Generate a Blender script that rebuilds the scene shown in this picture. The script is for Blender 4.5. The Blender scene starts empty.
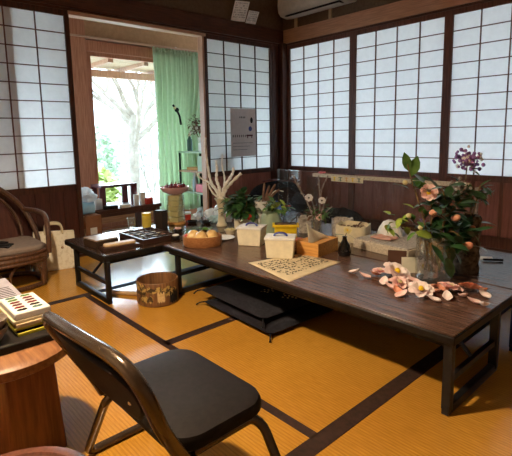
import bpy, bmesh, math, random
from mathutils import Vector, Matrix, Euler
random.seed(7)
PI = math.pi
sc = bpy.context.scene
COL = sc.collection

# ------------------------------------------------------------------ materials
MATS = {}
def nodes_of(name):
    m = bpy.data.materials.new(name); m.use_nodes = True
    nt = m.node_tree; b = nt.nodes['Principled BSDF']
    MATS[name] = m
    return m, nt, b
def spec(b, rough, s=0.4, metal=0.0):
    b.inputs['Roughness'].default_value = rough
    b.inputs['Specular IOR Level'].default_value = s
    b.inputs['Metallic'].default_value = metal
def coords(nt, scale=(1, 1, 1), rot=(0, 0, 0)):
    tc = nt.nodes.new('ShaderNodeTexCoord'); mp = nt.nodes.new('ShaderNodeMapping')
    mp.inputs['Scale'].default_value = scale; mp.inputs['Rotation'].default_value = rot
    nt.links.new(tc.outputs['Object'], mp.inputs['Vector'])
    return mp.outputs['Vector']
def ramp(nt, fac, stops):
    r = nt.nodes.new('ShaderNodeValToRGB')
    els = r.color_ramp.elements
    while len(els) < len(stops): els.new(0.5)
    for e, (p, c) in zip(els, stops):
        e.position = p; e.color = (c[0], c[1], c[2], 1)
    nt.links.new(fac, r.inputs['Fac'])
    return r.outputs['Color']
def noise(nt, vec, scale, detail=4, rough=0.6):
    n = nt.nodes.new('ShaderNodeTexNoise')
    n.inputs['Scale'].default_value = scale; n.inputs['Detail'].default_value = detail
    n.inputs['Roughness'].default_value = rough
    nt.links.new(vec, n.inputs['Vector'])
    return n.outputs['Fac']
def bump(nt, b, h, strength=0.3, dist=0.002):
    bp = nt.nodes.new('ShaderNodeBump')
    bp.inputs['Strength'].default_value = strength; bp.inputs['Distance'].default_value = dist
    nt.links.new(h, bp.inputs['Height']); nt.links.new(bp.outputs['Normal'], b.inputs['Normal'])
def mottle(name, c1, c2, scale=12, rough=0.6, s=0.4, stretch=(1, 1, 1), metal=0, bmp=0.0, lo=0.35, hi=0.65):
    m, nt, b = nodes_of(name)
    v = coords(nt, stretch)
    f = noise(nt, v, scale)
    nt.links.new(ramp(nt, f, [(lo, c1), (hi, c2)]), b.inputs['Base Color'])
    spec(b, rough, s, metal)
    if bmp: bump(nt, b, f, bmp)
    return m
def wood(name, c1, c2, along='z', scale=6, rough=0.45, s=0.4, k=14):
    st = {'x': (1, k, k), 'y': (k, 1, k), 'z': (k, k, 1)}[along]
    return mottle(name, c1, c2, scale, rough, s, st, bmp=0.05)
def sss(name, c, rough=0.6, s=0.3, trans=0.0):
    """slightly varied plain colour; trans mixes in a translucent lobe"""
    d = tuple(x * 0.86 for x in c)
    m = mottle(name, d, c, 25, rough, s)
    if trans:
        nt = m.node_tree; b = nt.nodes['Principled BSDF']; out = nt.nodes['Material Output']
        t = nt.nodes.new('ShaderNodeBsdfTranslucent'); mx = nt.nodes.new('ShaderNodeMixShader')
        t.inputs['Color'].default_value = (*c, 1); mx.inputs[0].default_value = trans
        nt.links.new(b.outputs[0], mx.inputs[1]); nt.links.new(t.outputs[0], mx.inputs[2])
        nt.links.new(mx.outputs[0], out.inputs['Surface'])
    return m
def clear(name, tint=(1, 1, 1), gloss=0.08, haze=0.0, edge=0.45):
    m = bpy.data.materials.new(name); m.use_nodes = True; MATS[name] = m
    nt = m.node_tree; nt.nodes.remove(nt.nodes['Principled BSDF']); out = nt.nodes['Material Output']
    t = nt.nodes.new('ShaderNodeBsdfTransparent'); t.inputs['Color'].default_value = (*tint, 1)
    g = nt.nodes.new('ShaderNodeBsdfGlossy'); g.inputs['Roughness'].default_value = 0.03
    lw = nt.nodes.new('ShaderNodeLayerWeight'); lw.inputs['Blend'].default_value = 0.25
    mul = nt.nodes.new('ShaderNodeMath'); mul.operation = 'MULTIPLY_ADD'
    mul.inputs[1].default_value = edge; mul.inputs[2].default_value = gloss * 0.5
    nt.links.new(lw.outputs['Facing'], mul.inputs[0])
    mx = nt.nodes.new('ShaderNodeMixShader')
    nt.links.new(mul.outputs[0], mx.inputs[0]); nt.links.new(t.outputs[0], mx.inputs[1]); nt.links.new(g.outputs[0], mx.inputs[2])
    last = mx
    if haze:
        d = nt.nodes.new('ShaderNodeBsdfDiffuse'); d.inputs['Color'].default_value = (0.8, 0.8, 0.78, 1)
        m2 = nt.nodes.new('ShaderNodeMixShader'); m2.inputs[0].default_value = haze
        nt.links.new(mx.outputs[0], m2.inputs[1]); nt.links.new(d.outputs[0], m2.inputs[2]); last = m2
    nt.links.new(last.outputs[0], out.inputs['Surface'])
    return m

# tatami rush: fine ridges along X
def tatami():
    m, nt, b = nodes_of('tatami_rush')
    v = coords(nt)
    w = nt.nodes.new('ShaderNodeTexWave'); w.wave_type = 'BANDS'; w.bands_direction = 'Y'
    w.inputs['Scale'].default_value = 24; w.inputs['Distortion'].default_value = 0.35; w.inputs['Detail'].default_value = 1
    nt.links.new(v, w.inputs['Vector'])
    n1 = noise(nt, coords(nt, (3, 40, 1)), 6, 5)
    n2 = noise(nt, v, 1.6, 3)
    c1 = ramp(nt, n1, [(0.3, (0.50, 0.245, 0.032)), (0.7, (0.70, 0.352, 0.050))])
    mx = nt.nodes.new('ShaderNodeMixRGB'); mx.blend_type = 'MULTIPLY'; mx.inputs[0].default_value = 0.74
    nt.links.new(c1, mx.inputs[1])
    nt.links.new(ramp(nt, n2, [(0.35, (0.78, 0.72, 0.66)), (0.65, (1, 1, 1))]), mx.inputs[2])
    m3 = nt.nodes.new('ShaderNodeMixRGB'); m3.blend_type = 'MULTIPLY'; m3.inputs[0].default_value = 0.4
    nt.links.new(mx.outputs[0], m3.inputs[1])
    nt.links.new(ramp(nt, w.outputs['Fac'], [(0.1, (0.62, 0.58, 0.52)), (0.6, (1, 1, 1))]), m3.inputs[2])
    nt.links.new(m3.outputs[0], b.inputs['Base Color'])
    spec(b, 0.22, 0.6)
    bump(nt, b, w.outputs['Fac'], 0.07, 0.0012)
    return m
tatami()
wood('dark_wood', (0.035, 0.012, 0.007), (0.085, 0.026, 0.014), 'z')
wood('dark_wood_x', (0.05, 0.018, 0.010), (0.115, 0.038, 0.020), 'x')
wood('dark_wood_y', (0.045, 0.015, 0.008), (0.10, 0.032, 0.017), 'y')
wood('red_wood', (0.42, 0.17, 0.09), (0.58, 0.26, 0.15), 'z'); wood('mid_wood', (0.10, 0.034, 0.021), (0.175, 0.062, 0.038), 'z')
wood('board_dark', (0.050, 0.014, 0.010), (0.085, 0.025, 0.017), 'z', 5); wood('board_red', (0.20, 0.068, 0.050), (0.31, 0.115, 0.086), 'z', 5)
mottle('black_gloss', (0.006, 0.006, 0.007), (0.012, 0.011, 0.012), 20, 0.08, 0.6)
wood('red_wood_x', (0.40, 0.20, 0.118), (0.56, 0.30, 0.18), 'x')
wood('board_wood', (0.085, 0.028, 0.017), (0.16, 0.055, 0.033), 'z', 5)
wood('lit_wood', (0.40, 0.22, 0.14), (0.58, 0.36, 0.24), 'z')  # doorway edge: window light put into the colour; elsewhere plain pale wood
wood('pale_and_lit_wood_y', (0.46, 0.27, 0.17), (0.62, 0.40, 0.27), 'y')  # doorway head: its lit underside painted in; ledge and curtain rail are simply pale
wood('floor_board', (0.66, 0.62, 0.57), (0.80, 0.76, 0.70), 'y', 5, 0.3, 0.5)
wood('orange_wood', (0.52, 0.24, 0.065), (0.74, 0.40, 0.115), 'x', 6, 0.45)
wood('kick_wood', (0.42, 0.19, 0.08), (0.62, 0.32, 0.14), 'y'); wood('stool_wood', (0.12, 0.038, 0.012), (0.23, 0.080, 0.026), 'z', 5, 0.4)
wood('stool_rim', (0.19, 0.075, 0.030), (0.33, 0.15, 0.06), 'x', 5, 0.4)
wood('basket_brown', (0.11, 0.05, 0.02), (0.24, 0.115, 0.045), 'z', 6, 0.45)
wood('rattan', (0.050, 0.022, 0.012), (0.13, 0.060, 0.030), 'z', 7, 0.4)
# table top: brown veneer with long grain along the board
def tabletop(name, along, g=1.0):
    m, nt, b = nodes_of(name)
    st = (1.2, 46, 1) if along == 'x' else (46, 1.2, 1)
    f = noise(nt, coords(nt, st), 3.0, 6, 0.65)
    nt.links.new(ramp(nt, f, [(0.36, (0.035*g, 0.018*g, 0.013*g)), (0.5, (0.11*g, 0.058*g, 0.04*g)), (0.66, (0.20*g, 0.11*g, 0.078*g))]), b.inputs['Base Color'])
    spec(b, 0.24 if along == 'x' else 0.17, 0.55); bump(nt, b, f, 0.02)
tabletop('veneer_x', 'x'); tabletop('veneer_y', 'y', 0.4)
mottle('plaster', (0.12, 0.075, 0.05), (0.155, 0.10, 0.067), 30, 0.9, 0.1, bmp=0.1)
mottle('plaster_tan', (0.46, 0.27, 0.145), (0.53, 0.32, 0.18), 30, 0.9, 0.1)
mottle('ceiling_pale', (0.52, 0.40, 0.27), (0.62, 0.49, 0.34), 4, 0.7, 0.2, (1, 12, 1)); mottle('plaster_pale', (0.50, 0.42, 0.33), (0.58, 0.50, 0.40), 20, 0.9, 0.1)
mottle('ceiling_board', (0.13, 0.075, 0.04), (0.18, 0.105, 0.058), 4, 0.7, 0.2, (1, 12, 1))
mottle('heri', (0.018, 0.009, 0.007), (0.04, 0.018, 0.012), 40, 0.8, 0.2)
mottle('black_metal', (0.006, 0.006, 0.007), (0.011, 0.010, 0.010), 20, 0.4, 0.35)
mottle('black_edge', (0.006, 0.005, 0.0045), (0.012, 0.009, 0.008), 20, 0.45, 0.25)
mottle('chair_tube', (0.075, 0.05, 0.032), (0.10, 0.068, 0.044), 20, 0.22, 0.6, metal=0.55)
mottle('vinyl', (0.007, 0.005, 0.005), (0.012, 0.009, 0.008), 60, 0.6, 0.10, bmp=0.15)
mottle('black_cloth', (0.006, 0.006, 0.009), (0.016, 0.016, 0.022), 60, 0.85, 0.15, bmp=0.2)
mottle('navy_cloth', (0.008, 0.014, 0.06), (0.015, 0.03, 0.14), 30, 0.6, 0.3)
mottle('blue_plastic', (0.01, 0.04, 0.25), (0.02, 0.07, 0.42), 20, 0.35, 0.5)
sss('curtain_green', (0.66, 0.76, 0.60), 0.85, 0.1, 0.5)
mottle('gold_thread', (0.55, 0.40, 0.18), (0.75, 0.60, 0.34), 40, 0.5, 0.4)
sss('cream', (0.76, 0.68, 0.48)); sss('cream_box', (0.84, 0.78, 0.60)); sss('white', (0.82, 0.82, 0.80)); sss('tissue', (0.94, 0.89, 0.74), 0.8, 0.1, 0.4)
sss('print_paper', (0.72, 0.60, 0.40), 0.85, 0.1); sss('note_paper', (0.80, 0.77, 0.73), 0.85, 0.1); sss('poster_paper', (0.74, 0.67, 0.65), 0.8, 0.1, 0.45)
sss('ink', (0.02, 0.018, 0.02), 0.8, 0.1); sss('yellow', (0.83, 0.58, 0.02), 0.4); sss('yellow_clear', (0.85, 0.66, 0.12), 0.25, 0.5, 0.3)
sss('pale_yellow', (0.78, 0.68, 0.36), 0.4, 0.4, 0.25); sss('navy', (0.02, 0.03, 0.22), 0.4, 0.5); sss('brown_card', (0.10, 0.045, 0.028), 0.7)
sss('cardboard', (0.29, 0.135, 0.07), 0.8, 0.1); sss('bag_paper', (0.80, 0.69, 0.49), 0.8, 0.15); sss('grey_lid', (0.34, 0.27, 0.20), 0.3); sss('tan_lid', (0.56, 0.40, 0.24), 0.5)
sss('box_brown', (0.035, 0.020, 0.012), 0.5); sss('tray_brown', (0.045, 0.02, 0.014), 0.4); sss('can_brown', (0.03, 0.02, 0.016), 0.4)
sss('pink_glass', (0.88, 0.60, 0.58), 0.2, 0.5, 0.35); sss('dark_red', (0.16, 0.012, 0.02), 0.3, 0.5); sss('red', (0.55, 0.05, 0.03), 0.4); sss('pink', (0.80, 0.22, 0.27), 0.5)
sss('shelf_green', (0.40, 0.55, 0.40), 0.5); sss('shelf_dark', (0.02, 0.05, 0.04), 0.6); sss('lavender', (0.32, 0.17, 0.42), 0.7); sss('petal_white', (0.85, 0.80, 0.76), 0.7, 0.2, 0.2)
sss('grey_cushion', (0.25, 0.20, 0.175), 0.9, 0.1); sss('ac_white', (0.62, 0.58, 0.51), 0.45); sss('lilac_paper', (0.42, 0.40, 0.47), 0.8, 0.1); sss('lime', (0.62, 0.55, 0.05), 0.5)
sss('pale_blue', (0.45, 0.65, 0.72), 0.5, 0.3, 0.2); sss('plastic_bag', (0.80, 0.84, 0.87), 0.3, 0.5, 0.3); sss('bowl_grey', (0.24, 0.20, 0.17), 0.5); sss('skin_pink', (0.70, 0.40, 0.33), 0.7)
sss('green_glass', (0.50, 0.62, 0.46), 0.2, 0.5, 0.35); sss('red_dots', (0.42, 0.13, 0.07), 0.7); sss('maroon', (0.10, 0.02, 0.025), 0.35, 0.5); sss('teal', (0.08, 0.16, 0.14), 0.6)
mottle('petal', (0.86, 0.52, 0.50), (0.94, 0.74, 0.70), 45, 0.6, 0.25)
mottle('petal_pale', (0.93, 0.76, 0.75), (0.96, 0.87, 0.86), 45, 0.6, 0.25)
mottle('petal_orange', (0.78, 0.27, 0.16), (0.90, 0.50, 0.34), 45, 0.6, 0.25)
mottle('leaf_dark', (0.016, 0.05, 0.016), (0.04, 0.115, 0.036), 30, 0.28, 0.5)
mottle('leaf_mid', (0.04, 0.11, 0.02), (0.10, 0.20, 0.04), 30, 0.4, 0.4)
mottle('leaf_lime', (0.22, 0.32, 0.04), (0.36, 0.46, 0.08), 30, 0.4, 0.4)
mottle('leaf_dry', (0.12, 0.07, 0.05), (0.22, 0.13, 0.09), 30, 0.8, 0.1)
mottle('twig', (0.12, 0.07, 0.03), (0.22, 0.14, 0.06), 40, 0.7, 0.2)
mottle('twig_cream', (0.74, 0.71, 0.64), (0.93, 0.91, 0.86), 60, 0.8, 0.2, bmp=0.5)
mottle('twig_grey', (0.20, 0.15, 0.13), (0.36, 0.29, 0.25), 60, 0.8, 0.2)
mottle('bark', (0.03, 0.022, 0.016), (0.22, 0.16, 0.11), 38, 0.8, 0.2, bmp=0.6)
mottle('weave_cream', (0.44, 0.37, 0.28), (0.66, 0.58, 0.46), 90, 0.8, 0.2, bmp=0.5)
mottle('weave_grey', (0.30, 0.27, 0.24), (0.60, 0.55, 0.49), 70, 0.8, 0.2, bmp=0.4)
mottle('basket_weave', (0.26, 0.10, 0.035), (0.42, 0.19, 0.07), 60, 0.6, 0.3, (1, 1, 5), bmp=0.4)
mottle('amber_glass', (0.40, 0.19, 0.05), (0.85, 0.62, 0.28), 14, 0.1, 0.6)
mottle('pattern_gold', (0.05, 0.03, 0.015), (0.50, 0.36, 0.12), 34, 0.5, 0.4, lo=0.47, hi=0.55)
mottle('flower_print', (0.80, 0.73, 0.58), (0.92, 0.86, 0.72), 42, 0.8, 0.15, lo=0.42, hi=0.5)
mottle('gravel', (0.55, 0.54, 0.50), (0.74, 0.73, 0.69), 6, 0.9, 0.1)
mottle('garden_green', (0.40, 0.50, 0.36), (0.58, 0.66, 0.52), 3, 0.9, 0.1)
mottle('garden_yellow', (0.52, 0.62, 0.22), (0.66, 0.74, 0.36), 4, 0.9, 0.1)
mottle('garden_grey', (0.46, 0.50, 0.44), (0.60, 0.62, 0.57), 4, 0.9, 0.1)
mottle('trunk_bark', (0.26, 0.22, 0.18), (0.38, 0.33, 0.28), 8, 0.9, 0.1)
mottle('eave_board', (0.45, 0.34, 0.22), (0.58, 0.46, 0.32), 5, 0.8, 0.1, (8, 1, 1))
clear('window_glass', (0.97, 0.99, 0.98), 0.06); clear('clear_glass', (0.94, 0.96, 0.95), 0.22, 0.03, 0.6); clear('acrylic', (0.92, 0.92, 0.91), 0.03, 0.010, 0.08)
clear('water', (0.80, 0.82, 0.80), 0.08)
def paper_mat():
    m = bpy.data.materials.new('shoji_paper'); m.use_nodes = True; MATS['shoji_paper'] = m
    nt = m.node_tree; nt.nodes.remove(nt.nodes['Principled BSDF']); out = nt.nodes['Material Output']
    d = nt.nodes.new('ShaderNodeBsdfDiffuse'); t = nt.nodes.new('ShaderNodeBsdfTranslucent'); mx = nt.nodes.new('ShaderNodeMixShader')
    c = ramp(nt, noise(nt, coords(nt), 22, 4), [(0.3, (0.80, 0.80, 0.80)), (0.7, (0.86, 0.86, 0.86))])
    nt.links.new(c, d.inputs['Color']); nt.links.new(c, t.inputs['Color'])
    mx.inputs[0].default_value = 0.55
    nt.links.new(d.outputs[0], mx.inputs[1]); nt.links.new(t.outputs[0], mx.inputs[2])
    nt.links.new(mx.outputs[0], out.inputs['Surface'])
paper_mat()
def lamp_mat():
    m, nt, b = nodes_of('lamp_glow')
    b.inputs['Base Color'].default_value = (0.9, 0.85, 0.75, 1)
    b.inputs['Emission Color'].default_value = (1, 0.76, 0.49, 1); b.inputs['Emission Strength'].default_value = 1800
lamp_mat()

# ------------------------------------------------------------------ mesh building
class MB:
    """collects shapes into one mesh"""
    def __init__(s, mats=('white',)):
        s.bm = bmesh.new(); s.mats = [mats] if isinstance(mats, str) else list(mats); s.mi = 0
    def m(s, name):
        if name not in s.mats: s.mats.append(name)
        s.mi = s.mats.index(name); return s
    def face(s, vs):
        try:
            f = s.bm.faces.new(vs); f.material_index = s.mi; f.smooth = True; return f
        except ValueError: return None
    def verts(s, pts): return [s.bm.verts.new(p) for p in pts]
    def box(s, lo, hi, M=None, bev=0.0):
        x0, y0, z0 = lo; x1, y1, z1 = hi
        P = [(x0,y0,z0),(x1,y0,z0),(x1,y1,z0),(x0,y1,z0),(x0,y0,z1),(x1,y0,z1),(x1,y1,z1),(x0,y1,z1)]
        P = [Vector(p) for p in P]
        if M is not None: P = [M @ p for p in P]
        v = s.verts(P)
        fs = [s.face([v[i] for i in q]) for q in ((3,2,1,0),(4,5,6,7),(0,1,5,4),(1,2,6,5),(2,3,7,6),(3,0,4,7))]
        if bev:
            es = list({e for f in fs for e in f.edges})
            r = bmesh.ops.bevel(s.bm, geom=es, offset=bev, segments=2, affect='EDGES', profile=0.6)
            for f in r['faces']: f.material_index = s.mi; f.smooth = True
        return s
    def bar(s, a, b, w, h=None, bev=0.0):
        """rectangular bar from a to b"""
        a = Vector(a); b = Vector(b); h = h or w
        M = frame(a, b)
        L = (b - a).length
        return s.box((-w/2, -h/2, 0), (w/2, h/2, L), M, bev)
    def tube(s, pts, r, n=10, cap=True, closed=False):
        pts = [Vector(p) for p in pts]; N = len(pts)
        rr = r if isinstance(r, (list, tuple)) else [r] * N
        rings = []; up = None
        for i, p in enumerate(pts):
            if closed: t = (pts[(i+1) % N] - pts[i-1]).normalized()
            else: t = (pts[min(i+1, N-1)] - pts[max(i-1, 0)]).normalized()
            if up is None:
                up = t.orthogonal().normalized()
            else:
                up = (up - t * up.dot(t))
                up = up.normalized() if up.length > 1e-6 else t.orthogonal().normalized()
            sd = t.cross(up)
            rings.append(s.verts([p + (up * math.cos(2*PI*k/n) + sd * math.sin(2*PI*k/n)) * rr[i] for k in range(n)]))
        rng = range(N) if closed else range(N - 1)
        for i in rng:
            A = rings[i]; B = rings[(i+1) % N]
            for k in range(n): s.face([A[k], A[(k+1) % n], B[(k+1) % n], B[k]])
        if cap and not closed:
            s.face(rings[0][::-1]); s.face(rings[-1])
        return s
    def lathe(s, prof, c=(0, 0, 0), n=28, sx=1.0, sy=1.0, M=None):
        """prof: list of (r, z) bottom to top; r = 0 closes"""
        c = Vector(c); rings = []
        for r, z in prof:
            if r < 1e-6:
                p = c + Vector((0, 0, z)); p = M @ p if M is not None else p
                rings.append(s.verts([p]))
            else:
                P = [c + Vector((math.cos(2*PI*k/n) * r * sx, math.sin(2*PI*k/n) * r * sy, z)) for k in range(n)]
                if M is not None: P = [M @ p for p in P]
                rings.append(s.verts(P))
        for A, B in zip(rings, rings[1:]):
            if len(A) == 1 and len(B) == 1: continue
            for k in range(n):
                k2 = (k+1) % n
                if len(A) == 1: s.face([A[0], B[k2], B[k]])
                elif len(B) == 1: s.face([A[k], A[k2], B[0]])
                else: s.face([A[k], A[k2], B[k2], B[k]])
        return s
    def ball(s, c, r, n=12, sz=1.0, M=None, noise_amt=0.0):
        prof = [(r * math.sin(PI*i/(n//2+2)), -r * sz * math.cos(PI*i/(n//2+2))) for i in range(n//2+3)]
        prof[0] = (0, -r*sz); prof[-1] = (0, r*sz)
        k0 = len(s.bm.verts)
        s.lathe(prof, c, n, M=M)
        if noise_amt:
            s.bm.verts.ensure_lookup_table()
            for v in list(s.bm.verts)[k0:]:
                d = v.co - Vector(c); v.co = Vector(c) + d * (1 + random.uniform(-noise_amt, noise_amt))
        return s
    def grid(s, fn, nu, nv):
        V = [[s.bm.verts.new(fn(i/nu, j/nv)) for j in range(nv+1)] for i in range(nu+1)]
        for i in range(nu):
            for j in range(nv): s.face([V[i][j], V[i+1][j], V[i+1][j+1], V[i][j+1]])
        return s
    def prism(s, poly, z0, z1, M=None):
        A = [Vector((x, y, z0)) for x, y in poly]; B = [Vector((x, y, z1)) for x, y in poly]
        if M is not None: A = [M @ p for p in A]; B = [M @ p for p in B]
        a = s.verts(A); b = s.verts(B); n = len(poly)
        s.face(a[::-1]); s.face(b)
        for k in range(n): s.face([a[k], a[(k+1) % n], b[(k+1) % n], b[k]])
        return s
    def leaf(s, base, d, L, W, curl=0.25, up=Vector((0, 0, 1)), fold=0.12, tip=0.04):
        """pointed leaf / petal blade from base along d"""
        base = Vector(base); d = Vector(d).normalized()
        sd = d.cross(up)
        sd = sd.normalized() if sd.length > 1e-4 else d.orthogonal().normalized()
        nrm = sd.cross(d).normalized()
        prof = [(0, 0.10), (0.22, 0.78), (0.48, 1.0), (0.75, 0.72+0.25*tip), (1.0, tip)]
        rows = []
        for t, w in prof:
            c = base + d * (L*t) - nrm * (curl * L * t * t)
            rows.append(s.verts([c - sd*(W/2*w) + nrm*(fold*W*w), c, c + sd*(W/2*w) + nrm*(fold*W*w)]))
        for A, B in zip(rows, rows[1:]):
            s.face([A[0], A[1], B[1], B[0]]); s.face([A[1], A[2], B[2], B[1]])
        return s
    def done(s, name, parent=None, loc=None, rotz=0.0, solid=0.0, sub=0, sharp=40, bevel=0.0):
        me = bpy.data.meshes.new(name)
        bmesh.ops.recalc_face_normals(s.bm, faces=s.bm.faces)
        s.bm.to_mesh(me); s.bm.free()
        for k in s.mats: me.materials.append(MATS[k])
        if sharp: me.set_sharp_from_angle(angle=math.radians(sharp))
        o = bpy.data.objects.new(name, me); COL.objects.link(o)
        if parent is not None: o.parent = parent
        if loc is not None: o.location = loc
        o.rotation_euler = (0, 0, rotz)
        if bevel:
            md = o.modifiers.new('bevel', 'BEVEL'); md.width = bevel; md.segments = 2; md.limit_method = 'ANGLE'
        if solid:
            md = o.modifiers.new('solid', 'SOLIDIFY'); md.thickness = solid; md.offset = 0
        if sub:
            md = o.modifiers.new('sub', 'SUBSURF'); md.levels = sub; md.render_levels = sub
        return o
def frame(a, b):
    z = (b - a).normalized()
    x = Vector((0, 0, 1)).cross(z)
    x = x.normalized() if x.length > 1e-4 else Vector((1, 0, 0))
    y = z.cross(x)
    return Matrix(((x.x, y.x, z.x, a.x), (x.y, y.y, z.y, a.y), (x.z, y.z, z.z, a.z), (0, 0, 0, 1)))
def rounded(w, d, r, n=5, cx=0, cy=0):
    P = []
    for (sx, sy, a0) in ((1, 1, 0), (-1, 1, 90), (-1, -1, 180), (1, -1, 270)):
        for i in range(n+1):
            a = math.radians(a0 + 90*i/n)
            P.append((cx + sx*(w/2-r) + r*math.cos(a), cy + sy*(d/2-r) + r*math.sin(a)))
    return P
def smooth_path(pts, n=6):
    """Catmull-Rom through pts"""
    P = [Vector(p) for p in pts]; out = []
    for i in range(len(P)-1):
        p0 = P[max(i-1, 0)]; p1 = P[i]; p2 = P[i+1]; p3 = P[min(i+2, len(P)-1)]
        for k in range(n):
            t = k/n
            out.append(0.5*((2*p1) + (p2-p0)*t + (2*p0-5*p1+4*p2-p3)*t*t + (-p0+3*p1-3*p2+p3)*t**3))
    out.append(P[-1]); return out
def thing(name, label, cat, loc=(0, 0, 0), rotz=0.0, group=None):
    o = bpy.data.objects.new(name, None); COL.objects.link(o)
    o.location = loc; o.rotation_euler = (0, 0, rotz); o.empty_display_size = 0.05
    return tag(o, label, cat, group)
def tag(o, label, cat, group=None, kind=None):
    o['label'] = label; o['category'] = cat
    if group: o['group'] = group
    if kind: o['kind'] = kind
    return o
def struct(o, label, cat):
    o['kind'] = 'structure'; o['label'] = label; o['category'] = cat; return o
def copy_tree(o, parent=None):
    c = o.copy(); COL.objects.link(c)
    if parent is not None: c.parent = parent
    for ch in list(o.children): copy_tree(ch, c)
    return c
Z = 0.296      # tabletop height

# ------------------------------------------------------------------ room shell (corner at the origin, +X along the right wall, -Y along the left)
RX, RY = 4.65, -4.70
fl = MB('tatami_rush').box((0, RY, -0.06), (RX, 0, 0)).done('floor')
struct(fl, 'rush tatami floor with dark cloth borders', 'floor')
h = MB('heri')
def heri(x0, y0, x1, y1): h.box((x0, y0, -0.001), (x1, y1, 0.0022))
YC = -2.775
for xx, w in ((0.93, 0.05), (1.86, 0.05), (2.795, 0.062)): heri(xx-w/2, YC, xx+w/2, -0.93)
heri(0.93-0.025, -3.66, 0.93+0.025, YC); heri(2.795-0.031, -4.60, 2.795+0.031, YC)
heri(0.95, YC-0.018, 2.77, YC+0.018); heri(0, YC+0.0, 0.0, YC); heri(0.95, -3.70, 2.77, -3.65); heri(0.0, -0.95, RX, -0.91)
heri(3.70, -4.6, 3.75, -0.93)
h.done('tatami_border', fl)
struct(MB('plaster').box((0, 0, 2.11), (RX, 0.1, 2.62)).box((3.75, 0, 0), (RX, 0.1, 2.11)).done('wall_right'), 'brown plaster above the right hand rail', 'wall')
struct(MB('plaster').box((-0.1, RY, 2.11), (0, 0.1, 2.62)).done('wall_left'), 'dark brown plaster above the left hand rail', 'wall')
struct(MB('plaster_pale').box((RX, RY, 0), (RX+0.1, 0.1, 2.62)).done('wall_near'), 'plaster wall behind the camera', 'wall')
struct(MB('plaster_pale').box((-0.1, RY-0.1, 0), (RX+0.1, RY, 2.62)).done('wall_back'), 'plaster wall at the back of the room', 'wall')
struct(MB('ceiling_pale').box((-0.1, RY-0.1, 2.62), (RX+0.1, 0.1, 2.7)).done('ceiling'), 'board ceiling', 'ceiling')
# rails above the shoji
struct(MB('red_wood_x').box((0, -0.025, 1.965), (RX, 0.1, 2.11)).done('trim_1', bevel=0.004), 'reddish wooden rail along the right wall above the shoji', 'trim')
struct(MB('dark_wood_x').box((0.06, -0.008, 1.945), (3.75, 0.1, 1.965)).box((0.06, -0.01, 0.0), (3.75, 0.1, 0.03)).done('trim_2'), 'grooved head and sill of the right shoji', 'trim')
struct(MB('dark_wood_y').box((-0.1, RY, 1.965), (0.025, 0.1, 2.11)).box((-0.1, RY, 1.945), (0.008, -0.085, 1.965)).box((-0.1, RY, 0), (0.01, -0.085, 0.02)).done('trim_3', bevel=0.004), 'dark wooden rail along the left wall above the shoji', 'trim')
struct(MB('pale_and_lit_wood_y').box((-0.085, -2.40, 1.918), (0.006, -1.085, 1.945)).done('trim_4'), 'wooden head strip over the doorway with window light painted in', 'trim')  # lit lower edge of the dark head, painted as paler wood
struct(MB('dark_wood').box((-0.1, -0.075, 0), (0.06, 0.1, 1.968)).done('trim_5', bevel=0.004), 'dark corner post between the two walls', 'post')
# pale battens on the plaster above the right rail
for i, (xx, z1, lab) in enumerate(((0.20, 2.24, 'short pale batten on the plaster just under the left end of the air conditioner'), (0.665, 2.24, 'short pale batten on the plaster under the middle of the air conditioner'))):
    struct(MB('tan_lid').box((xx-0.018, -0.014, 2.11), (xx+0.018, 0.0, z1)).done('trim_%d' % (6+i)), lab, 'trim')

ROWS, COLS = 10, 4
def shoji(name, label, axis, a0, a1, off, z_pb=0.61, z_pt=1.904, seams=8, koshi='board_red', kum='mid_wood', stile='mid_wood', sw=0.035, thick_ribs=False):
    """sliding paper panel. axis x: runs along X at y=off..off+.03 ; axis y: runs along Y at x=off-.03..off. a0<a1"""
    def B(mb, lo, hi):
        (u0, v0, z0), (u1, v1, z1) = lo, hi        # u along the panel, v depth behind the face
        if axis == 'x': mb.box((u0, off+v0, z0), (u1, off+v1, z1))
        else: mb.box((off-v1, u0, z0), (off-v0, u1, z1))
    fr = MB(stile)
    for u0, u1 in ((a0, a0+sw), (a1-sw, a1)): B(fr, (u0, 0, 0.03), (u1, 0.03, 1.945))
    B(fr, (a0+sw, 0.002, z_pt), (a1-sw, 0.028, 1.945)); B(fr, (a0+sw, 0.002, z_pb-0.05), (a1-sw, 0.028, z_pb)); B(fr, (a0+sw, 0.002, 0.03), (a1-sw, 0.028, 0.12))
    root = fr.done(name)
    struct(root, label, 'shoji panel')
    lt = MB(kum); p0, p1 = a0+sw, a1-sw; cw = (p1-p0)/COLS; ch = (z_pt-z_pb)/ROWS; k = 0.0035
    for c in range(1, COLS): B(lt, (p0+c*cw-k, 0.004, z_pb), (p0+c*cw+k, 0.018, z_pt))
    for r in range(1, ROWS): B(lt, (p0, 0.005, z_pb+r*ch-k), (p1, 0.017, z_pb+r*ch+k))
    lt.done('lattice', root)
    pp = MB('shoji_paper'); B(pp, (p0, 0.0185, z_pb), (p1, 0.0195, z_pt)); pp.done('paper', root)
    bd = MB(koshi); bw = (p1-p0)/seams
    for i in range(seams): B(bd, (p0+i*bw+0.0015, 0.012, 0.12), (p0+(i+1)*bw-0.0015, 0.024, z_pb-0.05))
    bd.m('black_edge'); B(bd, (p0, 0.020, 0.12), (p1, 0.026, z_pb-0.05))
    bd.m(kum)
    if thick_ribs:
        for i in range(1, 4): B(bd, (p0+i*(p1-p0)/4-0.012, 0.004, 0.12), (p0+i*(p1-p0)/4+0.012, 0.02, z_pb-0.05))
    bd.done('waist_board', root)
    return root
shoji('window_1', 'paper shoji panel nearest the corner on the right wall', 'x', 0.0604, 0.933, 0.0, sw=0.035)
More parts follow.
